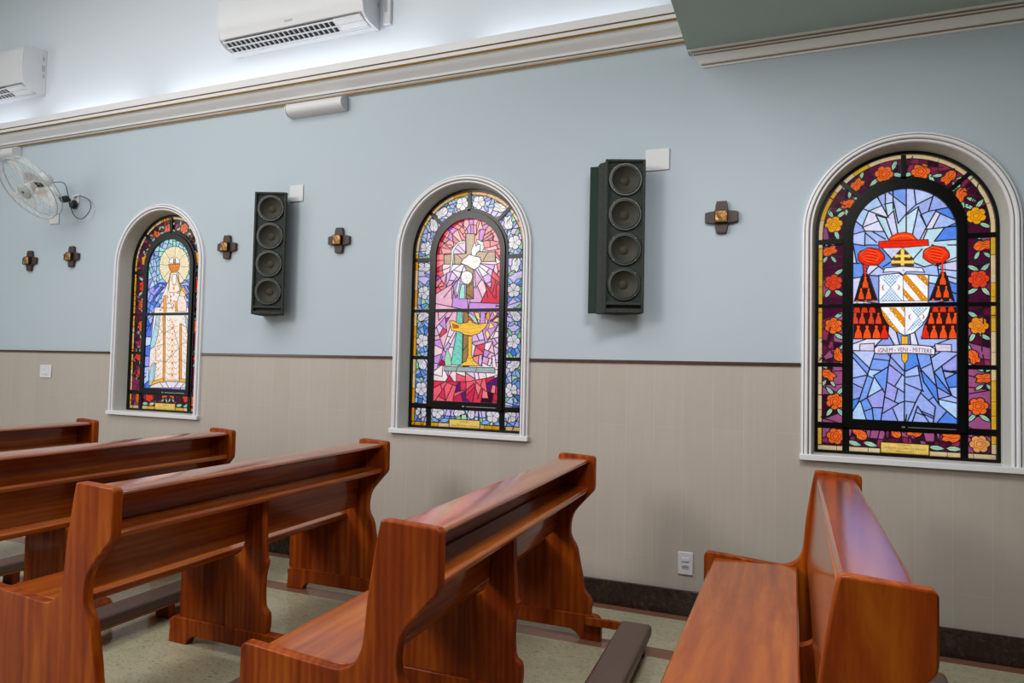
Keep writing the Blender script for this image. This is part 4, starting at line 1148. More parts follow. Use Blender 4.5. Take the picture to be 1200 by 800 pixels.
('P','#f0b030',3,[-9,1666,24,1666,23,1536,8,1512,-6,1535]),
('K','#c07810',2,[8,1663,8,1527]),
('P','#d8cce0',4,[-214,1620,-142,1625,-142,1582,-214,1582]),
('P','#d8cce0',4,[151,1623,229,1621,229,1583,158,1583]),
('P','#e6d8e4',5,[-142,1598,-124,1613,-72,1613,8,1620,87,1615,130,1611,152,1595,152,1564,101,1568,8,1572,-72,1569,-116,1565,-140,1570])],
]
FLOWERS = [(2,'rose','#f46a28',-95,2580,44),(2,'rose','#f46a28',85,2578,44),(2,'rose','#f46a28',-350,1724,44),(2,'rose','#f46a28',-340,1292,44),(2,'rose','#f46a28',-337,1094,44),(2,'rose','#f46a28',351,1292,44),(2,'rose','#e84424',-351,1973,44),(2,'rose','#e84424',355,1972,46),(2,'rose','#f08a28',353,1723,44),(2,'rose','#f0a060',356,1093,44),(2,'rose','#f4a41c',-351,2309,44),(2,'rose','#f4a41c',344,2316,44),(2,'bud','#f46a28',-233,2528,38),(2,'bud','#f46a28',-276,2423,36),(2,'bud','#f46a28',-373,2156,36),(2,'bud','#f46a28',-376,1444,36),(2,'bud','#f46a28',219,2536,38),(2,'bud','#f46a28',273,2435,38),(2,'bud','#f46a28',371,2153,38),(2,'bud','#f46a28',379,1443,36),(2,'bud','#f46a28',-326,1556,36),(2,'bud','#f46a28',330,1557,36),(2,'bud','#f46a28',-211,1115,38),(2,'bud','#f46a28',-38,1135,34),(2,'bud','#f46a28',55,1137,34),(2,'bud','#f46a28',227,1122,40),(1,'rose','#ddd6de',-64,2598,46),(1,'rose','#ddd6de',66,2599,46),(1,'rose','#ddd6de',-347,2294,46),(1,'rose','#ddd6de',344,2303,46),(1,'rose','#ddd6de',-356,1971,46),(1,'rose','#ddd6de',345,1972,46),(1,'bud','#ddd6de',230,2552,46),(1,'bud','#ddd6de',-224,2544,46),(1,'bud','#ddd6de',-288,2458,46),(1,'bud','#ddd6de',294,2440,46),(1,'bud','#ddd6de',-356,2157,46),(1,'bud','#ddd6de',358,2153,46),(1,'rose','#ddd6de',-358,1623,46),(1,'rose','#ddd6de',-357,1277,46),(1,'rose','#ddd6de',-354,1111,44),(1,'rose','#ddd6de',-218,1117,46),(1,'rose','#ddd6de',211,1109,46),(1,'rose','#ddd6de',342,1112,42),(1,'rose','#ddd6de',341,1289,46),(1,'rose','#ddd6de',351,1622,46),(1,'bud','#ddd6de',-359,1803,44),(1,'bud','#ddd6de',-356,1461,46),(1,'bud','#ddd6de',-50,1124,40),(1,'bud','#ddd6de',47,1123,40),(1,'bud','#ddd6de',360,1463,46),(1,'bud','#ddd6de',364,1802,44),(0,'rose','#f46a28',-48,2578,44),(0,'rose','#f46a28',139,2573,44),(0,'rose','#f4a41c',-309,2314,46),(0,'rose','#f03818',-320,2087,48),(0,'bud','#f46a28',-181,2538,40),(0,'bud','#f46a28',-239,2435,36),(0,'bud','#f46a28',-343,1920,40),(0,'bud','#f46a28',257,2503,40),(0,'rose','#f46a28',-321,1738,46),(0,'rose','#f46a28',-322,1103,44),(0,'bud','#f04a20',-299,1583,40),(0,'bud','#f04a20',-343,1461,40),(0,'bud','#f04a20',-339,1315,30),(0,'rose','#f03c1c',-194,1120,42),(0,'rose','#f03c1c',242,1130,42),(0,'bud','#f46a28',-11,1142,34),(0,'bud','#f46a28',67,1145,34),(0,'rose','#f4a41c',309,2314,46),(0,'rose','#f03818',320,2087,48),(0,'bud','#f46a28',343,1920,40),(0,'rose','#f46a28',321,1738,46),(0,'rose','#f46a28',322,1103,44),(0,'bud','#f04a20',343,1461,40),(0,'bud','#f04a20',339,1315,30)]

PAL = {'blue': ['#98a8e4', '#8c9ce0', '#6c94e4', '#a8b8ee', '#7c9ce8', '#bcc6f2', '#9c9ce0', '#5484e0', '#b0ccf0', '#a4b0e8'],
       'pale': ['#c8dcec', '#d0cdea', '#bcd8e4', '#b8c4ee', '#dcd8ee', '#a8bcec'],
       'border_dark': ['#5a1034', '#3c0c28', '#701a44', '#48102c', '#8c2450', '#34102a', '#9c3058', '#a05080', '#6a0f3a', '#4a1030'],
       'border_light': ['#5c8cd8', '#88a8e8', '#a8bcf0', '#6a98e0', '#88c898', '#a8d4a0', '#b8c8f4', '#4078cc', '#c8b8e4'],
       'pinkw': ['#f0d8e0', '#ead0e4', '#f0dcdc', '#dcc0e4'], 'pink': ['#dca8dc', '#c890d4', '#f0c8cc', '#e8b0c4', '#d8a0c8'],
       'red': ['#d8344c', '#e86470', '#c02848', '#e87c80', '#a83cb0', '#d84858', '#b01c3c', '#ec8c88'],
       'altar': ['#e4586c', '#d83450', '#c8284c', '#f07880', '#5c1c6c', '#3c0c20', '#e85c6c'],
       'royal': ['#5878dc', '#6c90e8', '#98b0f0', '#4860d0', '#b4c8f4', '#80a4f0', '#9c9cec', '#c8d8f4', '#a0b8f4'],
       'ring': ['#8cc8d4', '#98a8e8', '#a8dcdc', '#b8c0f0', '#88b4e0', '#a4e0d4']}
def in_poly(p, poly):
    x, y = p; c = False; j = len(poly) - 1
    for i in range(len(poly)):
        a, b = poly[i], poly[j]
        if (a[1] > y) != (b[1] > y) and x < (b[0] - a[0]) * (y - a[1]) / (b[1] - a[1]) + a[0]: c = not c
        j = i
    return c
class Painter:
    def __init__(s): s.ops = []      # (poly, kind, colour)
    def poly(s, pts, col, kind='P'):
        a = sum(p[0] * q[1] - q[0] * p[1] for p, q in zip(pts, pts[1:] + pts[:1]))
        if abs(a) < 2e-7: return
        if a < 0: pts = pts[::-1]
        s.ops.append(([(p[0], p[1]) for p in pts], kind, col))
    def extend(s, pts, segs, mx=.075):
        pts = [tuple(p) for p in pts]
        for end in (0, 1):
            if end: pts = pts[::-1]
            p, q = Vector(pts[0]), Vector(pts[1]); d = (p - q)
            if d.length > 1e-6:
                d.normalize(); best = mx; own = set(zip(pts, pts[1:])) | set(zip(pts[1:], pts))
                for a, b in segs:
                    if (a, b) in own: continue
                    A, B = Vector(a), Vector(b); e = B - A; den = d.x * e.y - d.y * e.x
                    if abs(den) < 1e-9: continue
                    w_ = A - p; t_ = (w_.x * e.y - w_.y * e.x) / den; u_ = (w_.x * d.y - w_.y * d.x) / den
                    if -.05 < u_ < 1.05 and -.006 < t_ < best: best = max(t_, 0) if t_ > .0 else 0
                if best < mx: pts[0] = tuple(p + d * (best + .001))
            if end: pts = pts[::-1]
        return pts
    def stroke(s, pts, wd, col=None, closed=False, ext=0):
        if closed: pts = pts + [pts[0], pts[1]]
        h = wd / 2
        for i in range(len(pts) - 1):
            a, b = Vector(pts[i]), Vector(pts[i + 1]); d = b - a
            if d.length < 1e-5: continue
            d.normalize(); n = Vector((-d.y, d.x)) * h; e = d * h * .7; ea = eb = e
            if ext and i == 0: ea = d * ext
            if ext and i == len(pts) - 2: eb = d * ext
            s.poly([tuple(a - ea - n), tuple(b + eb - n), tuple(b + eb + n), tuple(a - ea + n)], col, 'P' if col else 'L')
BIG = (.0024, .0026, .0060)
def rose(P, u, v, r, col, rnd, dark):
    n = 6 if dark else 5; ph = rnd.random() * 6
    out = []
    for k in range(n * 6):
        a = ph + 2 * PI * k / (n * 6); q = (k % 6) / 6.0
        rr = r * (.80 + .22 * math.sin(PI * q) ** .5)
        out.append((u + rr * math.cos(a), v + rr * math.sin(a)))
    P.poly(out, col); P.stroke(out, .005, None, True)
    lc = '#982c06' if dark else '#5c545e'
    if dark and col in ('#f4a41c', '#f08a28', '#f0a060'): lc = '#b86408'
    if dark:
        for q, m_ in ((.55, 5), (.3, 5)):
            ring = [(u + r * q * (1 + .16 * math.cos(m_ * (ph + 2 * PI * k / 15 * 1.0) * 1.0)) * math.cos(ph + 2 * PI * k / 15), v + r * q * (1 + .16 * math.cos(m_ * (ph + 2 * PI * k / 15))) * math.sin(ph + 2 * PI * k / 15)) for k in range(15)]
            P.stroke(ring, .0032, lc, True)
        for k in range(n):
            a = ph + 2 * PI * k / n; P.stroke([(u + r * .6 * math.cos(a), v + r * .6 * math.sin(a)), (u + r * .84 * math.cos(a), v + r * .84 * math.sin(a))], .0022, lc)
    else:
        for k in range(n):
            a = ph + 2 * PI * k / n; P.stroke([(u, v), (u + r * .84 * math.cos(a), v + r * .84 * math.sin(a))], .004, lc)
            a += PI / n; P.stroke([(u + r * .25 * math.cos(a), v + r * .25 * math.sin(a)), (u + r * .7 * math.cos(a), v + r * .7 * math.sin(a))], .0022, '#a49ca8')
def bud(P, u, v, r, col, rnd, dark):
    ph = rnd.random() * 6; lc = '#982c06' if dark else '#5c545e'
    def T(a, b): return (u + r * (a * math.cos(ph) - b * math.sin(ph)), v + r * (a * math.sin(ph) + b * math.cos(ph)))
    out = [T(*p) for p in ((-.95, 0), (-.7, -.45), (-.2, -.6), (.2, -.45), (.55, -.6), (.95, -.35), (.75, 0), (.95, .4), (.5, .55), (.15, .45), (-.2, .65), (-.65, .4))]
    P.poly(out, col); P.stroke(out, .005, None, True)
    P.stroke([T(-.9, 0), T(-.2, .1), T(.7, 0)], .003, lc); P.stroke([T(-.4, -.4), T(0, -.05), (T(.6, -.4))], .0024, lc); P.stroke([T(-.3, .5), T(.05, .15), T(.6, .38)], .0024, lc)
def leaf(P, u, v, r, a, col):
    def T(p, q): return (u + r * (p * math.cos(a) - q * math.sin(a)), v + r * (p * math.sin(a) + q * math.cos(a)))
    out = [T(*p) for p in ((-1, 0), (-.5, -.3), (.1, -.36), (.6, -.2), (1, 0), (.6, .2), (.1, .36), (-.5, .3))]
    P.poly(out, col); P.stroke(out, .0045, None, True); P.stroke([T(-.8, 0), T(.7, 0)], .0018, '#3c6a50' if col[1] < 'c' else '#5c7a9c')
def build_pane(idx, parent):
    rnd = random.Random(31 + idx); P = Painter(); dark = idx != 1
    full = arch(.437, 1.008, GC, 40); P.poly([p for p in full], None, 'Sborder')
    # shard lines across the border
    mid = .355
    def border_pt(s_, r_):                        # s_: 0..1 round the border, r_: half-width
        Lj = GC - 1.02; tot = 2 * Lj + PI * .355; d = s_ * tot
        if d < Lj: return (-r_, 1.02 + d)
        if d > tot - Lj: return (r_, 1.02 + tot - d)
        a = (d - Lj) / .355; return (-r_ * math.cos(a), GC + r_ * math.sin(a))
    N = 62
    for k in range(N):
        a, b = (k + rnd.random() * .8) / N, (k + rnd.random() * 1.6 - .4) / N
        P.stroke([border_pt(min(1, max(0, a)), .30), border_pt(min(1, max(0, b)), .408)], .0055)
    for k in range(26):
        x = -.3 + .6 * (k + rnd.random() * .5) / 26; P.stroke([(x, 1.04), (x + rnd.uniform(-.04, .04), 1.16)], .0055)
    P.stroke([(-.3, 1.10), (-.1, 1.09), (0, 1.11), (.12, 1.09), (.3, 1.105)], .0055)
    fl = [f for f in FLOWERS if f[0] == idx]
    lc = ['#a8d8bc', '#9cd0b4', '#b4dcb8'] if dark else ['#7098e0', '#90b8f0', '#88c898', '#a8c8f4']
    for (_, kind, c, u, v_, r) in fl:
        u /= 1000; v_ /= 1000; r /= 1000
        base = rnd.random() * PI
        if v_ < 1.14: continue
        tang = PI / 2 if v_ < GC else math.atan2(v_ - GC, u) + PI / 2
        for sg in (-1, 1):
            for q in (-1, 1):
                if rnd.random() < .8:
                    cx = u + math.cos(tang) * sg * r * 1.35 - math.sin(tang) * q * r * .62; cy = v_ + math.sin(tang) * sg * r * 1.35 + math.cos(tang) * q * r * .62
                    leaf(P, cx, cy, r * .78, tang + rnd.uniform(.4, 1.1) * sg * q, rnd.choice(lc))
    for x in (-.24, -.16, .16, .24): leaf(P, x, 1.06, .04, rnd.uniform(-.4, .4), rnd.choice(lc))
    for (_, kind, c, u, v_, r) in fl:
        u /= 1000; v_ /= 1000; r /= 1000
        (rose if kind == 'rose' else bud)(P, u, v_, r * (1.08 if kind == 'rose' else 1.25), c, rnd, dark)
    # outer strip of cream and amber blocks
    ys = []; n_st = 96
    path_o = [border_pt(k / n_st, .4365) for k in range(n_st + 1)]; path_i = [border_pt(k / n_st, .407) for k in range(n_st + 1)]
    cols = ['#f0ca98', '#eeb838', '#f2d4a4', '#f4b42c', '#f0d0a0'] if dark else ['#f0c078', '#f0a41c', '#f4cc90', '#eca010', '#f2c888']
    k = 0
    while k < n_st:
        e = min(n_st, k + rnd.choice((2, 3, 4, 4))); c = rnd.choice(cols)
        P.poly(path_o[k:e + 1] + path_i[k:e + 1][::-1], c); P.stroke([path_o[e], path_i[e]], .004); k = e
    P.stroke(path_i, .005)
    x = -.43
    while x < .43:
        e = min(.43, x + rnd.choice((.06, .1, .12))); P.poly([(x, 1.008), (e, 1.008), (e, 1.04), (x, 1.04)], rnd.choice(cols)); P.stroke([(e, 1.01), (e, 1.04)], .004); x = e
    P.stroke([(-.43, 1.042), (.43, 1.042)], .0055)
    pl = [(-.125, 1.014), (.115, 1.014), (.115, 1.072), (-.125, 1.072)] if idx != 2 else [(-.11, 1.016), (.125, 1.016), (.125, 1.076), (-.11, 1.076)]
    P.poly(pl, '#f0ba3c'); P.stroke(pl, .005, None, True)
    q = [(pl[0][0] + .006, pl[0][1] + .006), (pl[1][0] - .006, pl[1][1] + .006), (pl[2][0] - .006, pl[2][1] - .006), (pl[3][0] + .006, pl[3][1] - .006)]; P.poly(q, '#f0c868')
    # middle pane
    inner = arch(.262, 1.185, 2.235, 32); P.poly(inner, None, 'Scentre'); base_at = len(P.ops)
    if idx == 1:
        pass
    segs = list(zip(inner, inner[1:] + inner[:1]))
    for kind, c, wd, pts in GLASS[idx]:
        pp = [(pts[i] / 1000, pts[i + 1] / 1000) for i in range(0, len(pts), 2)]
        if kind == 'L' and wd >= 5: segs += list(zip(pp, pp[1:]))
        if kind == 'P' and wd: segs += list(zip(pp, pp[1:] + pp[:1]))
    for kind, c, wd, pts in GLASS[idx]:
        pts = [(pts[i] / 1000, pts[i + 1] / 1000) for i in range(0, len(pts), 2)]
        if kind == 'P':
            P.poly(pts, c)
            if wd: P.stroke(pts, wd / 1000, None, True)
        elif kind == 'L': P.stroke(P.extend(pts, segs) if wd >= 5 else pts, wd / 1000)
        else: P.stroke(pts, wd / 1000, c)
    # constrained triangulation; each triangle takes the uppermost piece
    fullp = [p for p in full]
    for attempt in range(5):
        vs = []; faces = []
        for pts, kd, c in P.ops:
            o = len(vs); vs += [Vector(p) for p in pts]; faces.append(list(range(o, o + len(pts))))
        V, E_, F_, ov, oe, of = delaunay_2d_cdt(vs, [], faces, 1, 1e-5, True)
        tris = []; lead = []
        for f, src in zip(F_, of):
            if not src: continue
            kd, c = P.ops[max(src)][1:]
            cx = sum(V[i].x for i in f) / len(f); cy = sum(V[i].y for i in f) / len(f)
            if not in_poly((cx, cy), fullp): continue
            (lead if kd == 'L' else tris).append((f, kd, c, cx, cy, max(src)))
        em = {}
        for i, (f, kd, c, cx, cy, top) in enumerate(tris):
            for a, b in zip(f, f[1:] + f[:1]): em.setdefault((min(a, b), max(a, b)), []).append(i)
        par = list(range(len(tris)))
        def find(a):
            while par[a] != a: par[a] = par[par[a]]; a = par[a]
            return a
        for l in em.values():
            if len(l) == 2 and tris[l[0]][5] == tris[l[1]][5]: par[find(l[0])] = find(l[1])
        comp = {}
        for i in range(len(tris)): comp.setdefault(find(i), []).append(i)
        if attempt == 4: break
        extra = Painter()          # large shards of the middle pane get one more lead line across them
        for root, mem in comp.items():
            if tris[mem[0]][1] not in ('Scentre', 'Sborder'): continue
            A = 0; sx = sy = xx = yy_ = xy = 0
            for i in mem:
                f = tris[i][0]; a = abs((V[f[1]] - V[f[0]]).cross(V[f[2]] - V[f[0]])) / 2; A += a
                for j_ in f: sx += a / 3 * V[j_].x; sy += a / 3 * V[j_].y; xx += a / 3 * V[j_].x ** 2; yy_ += a / 3 * V[j_].y ** 2; xy += a / 3 * V[j_].x * V[j_].y
            if A < (BIG[idx] if tris[mem[0]][1] == 'Scentre' else .0014): continue
            mx_, my_ = sx / A, sy / A; xx = xx / A - mx_ ** 2; yy_ = yy_ / A - my_ ** 2; xy = xy / A - mx_ * my_
            ang = .5 * math.atan2(2 * xy, xx - yy_) + PI / 2 + rnd.uniform(-.35, .35)
            best = min(mem, key=lambda i: (tris[i][3] - mx_) ** 2 + (tris[i][4] - my_) ** 2); c0 = Vector((tris[best][3], tris[best][4])); d = Vector((math.cos(ang), math.sin(ang)))
            ln = P.extend([tuple(c0 - d * .003), tuple(c0 + d * .003)], segs if tris[mem[0]][1] == 'Scentre' else [], .2)
            if tris[mem[0]][1] == 'Sborder': ln = [tuple(c0 - d * .05), tuple(c0 + d * .05)]
            segs.append((ln[0], ln[1])); extra.stroke(ln, .0055)
        if not extra.ops: continue
        P.ops[base_at:base_at] = extra.ops
    colr = [None] * len(tris); prev = None
    for root, mem in sorted(comp.items(), key=lambda kv: (round(tris[kv[1][0]][4], 4), round(tris[kv[1][0]][3], 4))):
        kd, c = tris[mem[0]][1:3]
        if c is None:
            A = 0; sx = sy = 0
            for i in mem:
                f = tris[i][0]; a = abs((V[f[1]] - V[f[0]]).cross(V[f[2]] - V[f[0]])) + 1e-12; A += a; sx += a * tris[i][3]; sy += a * tris[i][4]
            cx, cy = sx / A, sy / A
            if kd == 'Sborder': pal = 'border_dark' if dark else 'border_light'
            elif idx == 2:
                d = math.hypot(cx, cy - 2.14); pal = 'pale' if (d < .26 and cy > 2.12 and abs(cx) < .2) or (1.6 < cy < 2.15 and rnd.random() < .4) else 'blue'
            elif idx == 1:
                d = math.hypot(cx, (cy - 2.12) * .9)
                pal = 'altar' if cy < 1.37 else ('pinkw' if d < .14 else 'pink' if d < .21 or (cy < 2.08 and abs(cx) < .19) else 'red')
                if cy < 1.8 and cy > 1.37: pal = rnd.choice(('pink', 'pinkw', 'red', 'pink', 'pinkw'))
            else: pal = 'ring' if cy > 2.13 and math.hypot(cx, cy - 2.2) > .12 else 'royal'
            c = rnd.choice(PAL[pal])
            if c == prev: c = rnd.choice(PAL[pal])
            prev = c
        for i in mem: colr[i] = lin(c)
    me = bpy.data.meshes.new('glass_pane'); xc = XC[idx]
    me.from_pydata([(p.x, 0, p.y) for p in V], [], [t_[0] for t_ in tris])
    at_ = me.attributes.new('glass', 'FLOAT_COLOR', 'FACE')
    for i in range(len(tris)): at_.data[i].color = colr[i]
    me.materials.append(M['glass']); ob = bpy.data.objects.new('glass_pane', me); COL.objects.link(ob); ob.parent = parent; ob.location = (0, GY, 0)
    bm = bmesh.new(); bm.from_mesh(me); bmesh.ops.delete(bm, geom=[x for x in bm.verts if not x.link_faces], context='VERTS'); bm.to_mesh(me); bm.free()
    ml = bpy.data.meshes.new('lead_came'); ml.from_pydata([(p.x, 0, p.y) for p in V], [], [t_[0] for t_ in lead]); ml.materials.append(M['lead'])
    bm = bmesh.new(); bm.from_mesh(ml); bmesh.ops.delete(bm, geom=[x for x in bm.verts if not x.link_faces], context='VERTS')
    r_ = bmesh.ops.extrude_face_region(bm, geom=bm.faces[:]); bmesh.ops.translate(bm, verts=[x for x in r_['geom'] if isinstance(x, bmesh.types.BMVert)], vec=(0, -.003, 0)); bm.to_mesh(ml); bm.free()
    ol = bpy.data.objects.new('lead_came', ml); COL.objects.link(ol); ol.parent = ob; ol.location = (0, .0015, 0)
    return ob
def text_mesh(s_, size, u, v_, mat, parent, arc=0, width=None):
    cu = bpy.data.curves.new('inscription', 'FONT'); cu.body = s_; cu.size = size; cu.align_x = 'CENTER'; cu.align_y = 'CENTER'; cu.extrude = .0003; cu.resolution_u = 3
    to = bpy.data.objects.new('tmp', cu); COL.objects.link(to); dg = bpy.context.evaluated_depsgraph_get(); dg.update()
    me = bpy.data.meshes.new_from_object(to.evaluated_get(dg)); bpy.data.objects.remove(to)
    w_ = max(p.co.x for p in me.vertices) - min(p.co.x for p in me.vertices); kx = width / w_ if width else 1
    for p in me.vertices:
        x, y, z = p.co; x *= kx; p.co = (x, -z, y - arc * x * x)
    me.materials.clear(); me.materials.append(mat); me.name = 'inscription'
    o = bpy.data.objects.new('inscription', me); COL.objects.link(o); o.parent = parent; o.location = (u, -.0035, v_); return o

# ------------------------------------------------------------------ windows
def ring_xz(mb, out, inn, y0, y1, mat=0):
    rows = [[(p[0], y0, p[1]) for p in out], [(p[0], y0, p[1]) for p in inn], [(p[0], y1, p[1]) for p in inn], [(p[0], y1, p[1]) for p in out]]
    mb.strip(rows, closed_row=True, closed_col=True, mat=mat)
TEXTS = [[('DOA\u00c7\u00c3O:', .016, 0, 1.054, .06)],
         [('DOA\u00c7\u00c3O:', .017, -.005, 1.056, .075), ('Ana Maria & Francisco', .015, -.005, 1.030, .2)],
         [('DOA\u00c7\u00c3O:', .015, .0075, 1.064, .062), ('ISCELMA GOMES DE PAULA', .015, .0075, 1.046, .205), ('MACHADO', .015, .0075, 1.028, .085)]]
for i, xc in enumerate(XC):
    # moulded surround
    pr = [(0, .0), (0, -.016), (.004, -.022), (.012, -.022), (.0135, -.013), (.0185, -.013), (.020, -.026), (.024, -.031), (.034, -.031), (.037, -.026), (.0385, -.016), (.0425, -.016), (.044, -.021), (.052, -.019), (.056, -.010), (.056, 0)]
    mb = MB(); rows = []
    for off, y in pr: rows.append([(p[0], y, p[1]) for p in arch(OH + off, .997, OC, 40)])
    mb.strip(rows, closed_col=True)
    for e in (0, -1): mb.add([r[e] for r in rows], [list(range(len(rows)))])
    win = struct(mb.build('window_%d' % (i + 1), M['casing'], loc=(xc, 0, 0), smooth=30))
    g = MB()
    for a, b, y in ((.0135, .0185, -.0138), (.0385, .0425, -.0168)):
        g.strip([[(p[0], y, p[1]) for p in arch(OH + a, .998, OC, 40)], [(p[0], y, p[1]) for p in arch(OH + b, .998, OC, 40)]])
    s_ = g.build('groove_line', M['groove'], win, smooth=0, recalc=False)
    MB().prism([(-.036, .966), (-.036, .994), (-.033, .998), (.115, .999), (.115, .966)], 'x', -.526, .526).build('sill', M['sill'], win, bevel=.002)
    mb = MB()
    ring_xz(mb, arch(.445, 1.0, GC, 40), arch(.429, 1.016, GC, 40), .100, .145)
    fr_ = mb.build('iron_frame', M['iron'], win, smooth=30)
    mb = MB()
    ring_xz(mb, arch(.305, 1.137, GC, 40), arch(.280, 1.16, GC - .002, 40), .104, .116)
    ring_xz(mb, arch(.287, 1.150, GC - .005, 40), arch(.250, 1.198, 2.233, 40), .092, .112)
    c_ = mb.build('opening_sash', M['iron'], win, smooth=30, bevel=.0015)
    mb = MB()
    for sg in (-1, 1):
        mb.box(sg * .285 - .018, sg * .285 + .018, .104, .116, 1.012, 1.15)
        for z, h in ((2.206, .014), (1.50, .0125), (1.156, .018)): mb.box(min(sg * .30, sg * .432), max(sg * .30, sg * .432), .104, .116, z - h, z + h)
    mb.box(-.43, .43, .1045, .1165, 1.826, 1.848)
    mb.box(-.255, .255, .090, .104, 1.8255, 1.8485)
    mb.box(-.013, .013, .104, .116, 2.54, 2.675)
    for sg in (-1, 1):
        a = math.radians(43.5); d = Vector((sg * math.cos(a), math.sin(a))); n = Vector((-d.y, d.x)) * .012
        p0 = Vector((0, GC)) + d * .30; p1 = Vector((0, GC)) + d * .432
        mb.prism([tuple(p0 - n), tuple(p1 - n), tuple(p1 + n), tuple(p0 + n)], 'y', .1042, .1158)
    mb.build('glazing_bar', M['iron'], win, smooth=0, bevel=.001)
    mb = MB(); mb.box(.02, .245, .088, .091, 1.163, 1.167); mb.box(-.01, .005, .086, .092, 1.161, 1.170); mb.build('sash_glint', plain('glint_metal', '#c8c4d0', .3, .8), win, smooth=0)  # pale strip standing in for a highlight on the black sash
    pane = build_pane(i, win)
    for s_, size, u, v_, wd in TEXTS[i]: text_mesh(s_, size, u, v_, M['ink_gold'], pane, 0, wd)
    if i == 2: text_mesh('IGNEM - VENI - MITTERE', .034, .007, 1.590, M['ink'], pane, .55, .262)

# ------------------------------------------------------------------ pews
def panel_outline():
    back = crv([(0, .815), (-.006, .79), (-.035, .757), (-.075, .712), (-.112, .665), (-.13, .605), (-.128, .54), (-.094, .478), (-.078, .405), (-.060, .322), (-.05, .26), (-.022, .226), (-.005, .2), (-.008, .16), (-.012, .11)], 3)
    front = crv([(-.712, .52), (-.70, .538), (-.67, .541), (-.50, .528), (-.38, .520), (-.33, .522), (-.285, .545), (-.258, .59), (-.248, .66), (-.24, .75), (-.225, .85), (-.205, .965), (-.195, .982), (-.175, .984)], 3)
    return [(-.012, .975), (0, .965)] + back + [(-.66, .11), (-.70, .12), (-.712, .14)] + front
def foot_outline():
    a = crv([(.045, .0), (.047, .085), (.043, .105), (.026, .128), (-.01, .133)], 3)
    b = [(-.67, .133), (-.70, .128), (-.722, .112), (-.716, .08), (-.722, 0)]
    c = crv([(-.60, 0), (-.592, .02), (-.565, .043), (-.53, .048)], 3) + crv([(-.15, .048), (-.11, .043), (-.075, .02), (-.065, 0)], 3)
    return a + b + c
def make_pew():
    root = empty('church_pew')
    T = .04; LEN = 1.87
    for y in (0, -LEN + T):
        e = MB().prism(panel_outline(), 'y', y, y - T).build('end_panel', M['wood_up'], root, bevel=.006, seg=3)
        MB().prism(foot_outline(), 'y', y + .004, y - T - .004).build('foot', M['wood_up'], e, bevel=.005)
    ya, yb = -T + .001, -LEN + T - .001
    MB().box(-.665, -.275, yb, ya, .486, .518).build('seat', M['wood_long'], root, bevel=.009, seg=3)
    MB().prism([(-.236, .560), (-.200, .94), (-.178, .94), (-.212, .560)], 'y', ya, yb).build('backrest', M['wood_long'], root, bevel=.004)
    MB().prism([(-.197, .94), (-.19, .962), (-.045, .962), (-.030, .955), (-.028, .944), (-.04, .938)], 'y', ya, yb).build('book_ledge', M['wood_ledge'], root, bevel=.004)
    MB().prism([(-.186, .784), (-.184, .812), (-.040, .812), (-.028, .800), (-.032, .784)], 'y', ya, yb).build('lower_shelf', M['wood_long'], root, bevel=.004)
    # middle support: spine behind the back, board under the seat, foot
    sp = crv([(-.100, .780), (-.105, .70), (-.092, .50), (-.080, .472), (-.098, .39), (-.094, .26), (-.065, .226), (-.062, .16), (-.072, .12)], 3)
    sp2 = crv([(-.318, .12), (-.318, .484), (-.27, .488), (-.232, .51), (-.212, .56)][1:], 3)
    s_ = MB().prism(sp + [(-.318, .12)] + sp2 + [(-.205, .60), (-.17, .781)], 'y', -.94, -.98).build('middle_support', M['wood_up'], root, bevel=.004)
    MB().box(-.625, -.315, -.975, -.945, .12, .485).build('front_board', M['wood_up'], s_, bevel=.003)
    MB().prism([(x + .03 if x > -.3 else x + .035, z) for x, z in foot_outline()], 'y', -.935, -.985).build('foot', M['wood_up'], s_, bevel=.005)
    # kneeler behind the pew
    pad = MB().box(.165, .325, -1.75, -.078, .088, .150).build('kneeler', M['vinyl'], root, bevel=.020, seg=4)
    MB().box(.175, .315, -1.74, -.088, .076, .092).build('kneeler_board', M['wood_long'], pad, bevel=.003)
    for y in (-.10, -.72, -1.68): MB().box(.195, .295, y - .045, y, 0, .078).build('kneeler_leg', M['wood_up'], pad, bevel=.003)
    for y in (-.048, -1.755): MB().box(-.03, .31, y - .024, y, .088, .128).build('kneeler_arm', M['wood_up'], pad, bevel=.003)
    return root
pew0 = make_pew()
spots = [(.302, .0, 'wooden pew in the right foreground, its ledge reflecting the red and blue window'),
         (-.985, .024, 'wooden pew in the centre foreground with a brown padded kneeler standing out behind it'),
         (-2.29, .006, 'wooden pew at the left whose pale orange end panel and seat face the camera'),
         (-3.52, 0, 'wooden pew behind the left foreground pew, ending below the window of the robed figure'),
         (-4.865, 0, 'farthest wooden pew at the left edge, only its ledge and far end showing')]
for i, (x, a, lb) in enumerate(spots):
    p = pew0 if i == 0 else copy_tree(pew0)
    p.location = (x, -.565, 0); p.rotation_euler = (0, 0, a); tag(p, lb, 'pew', 'varnished wooden pews in a row')

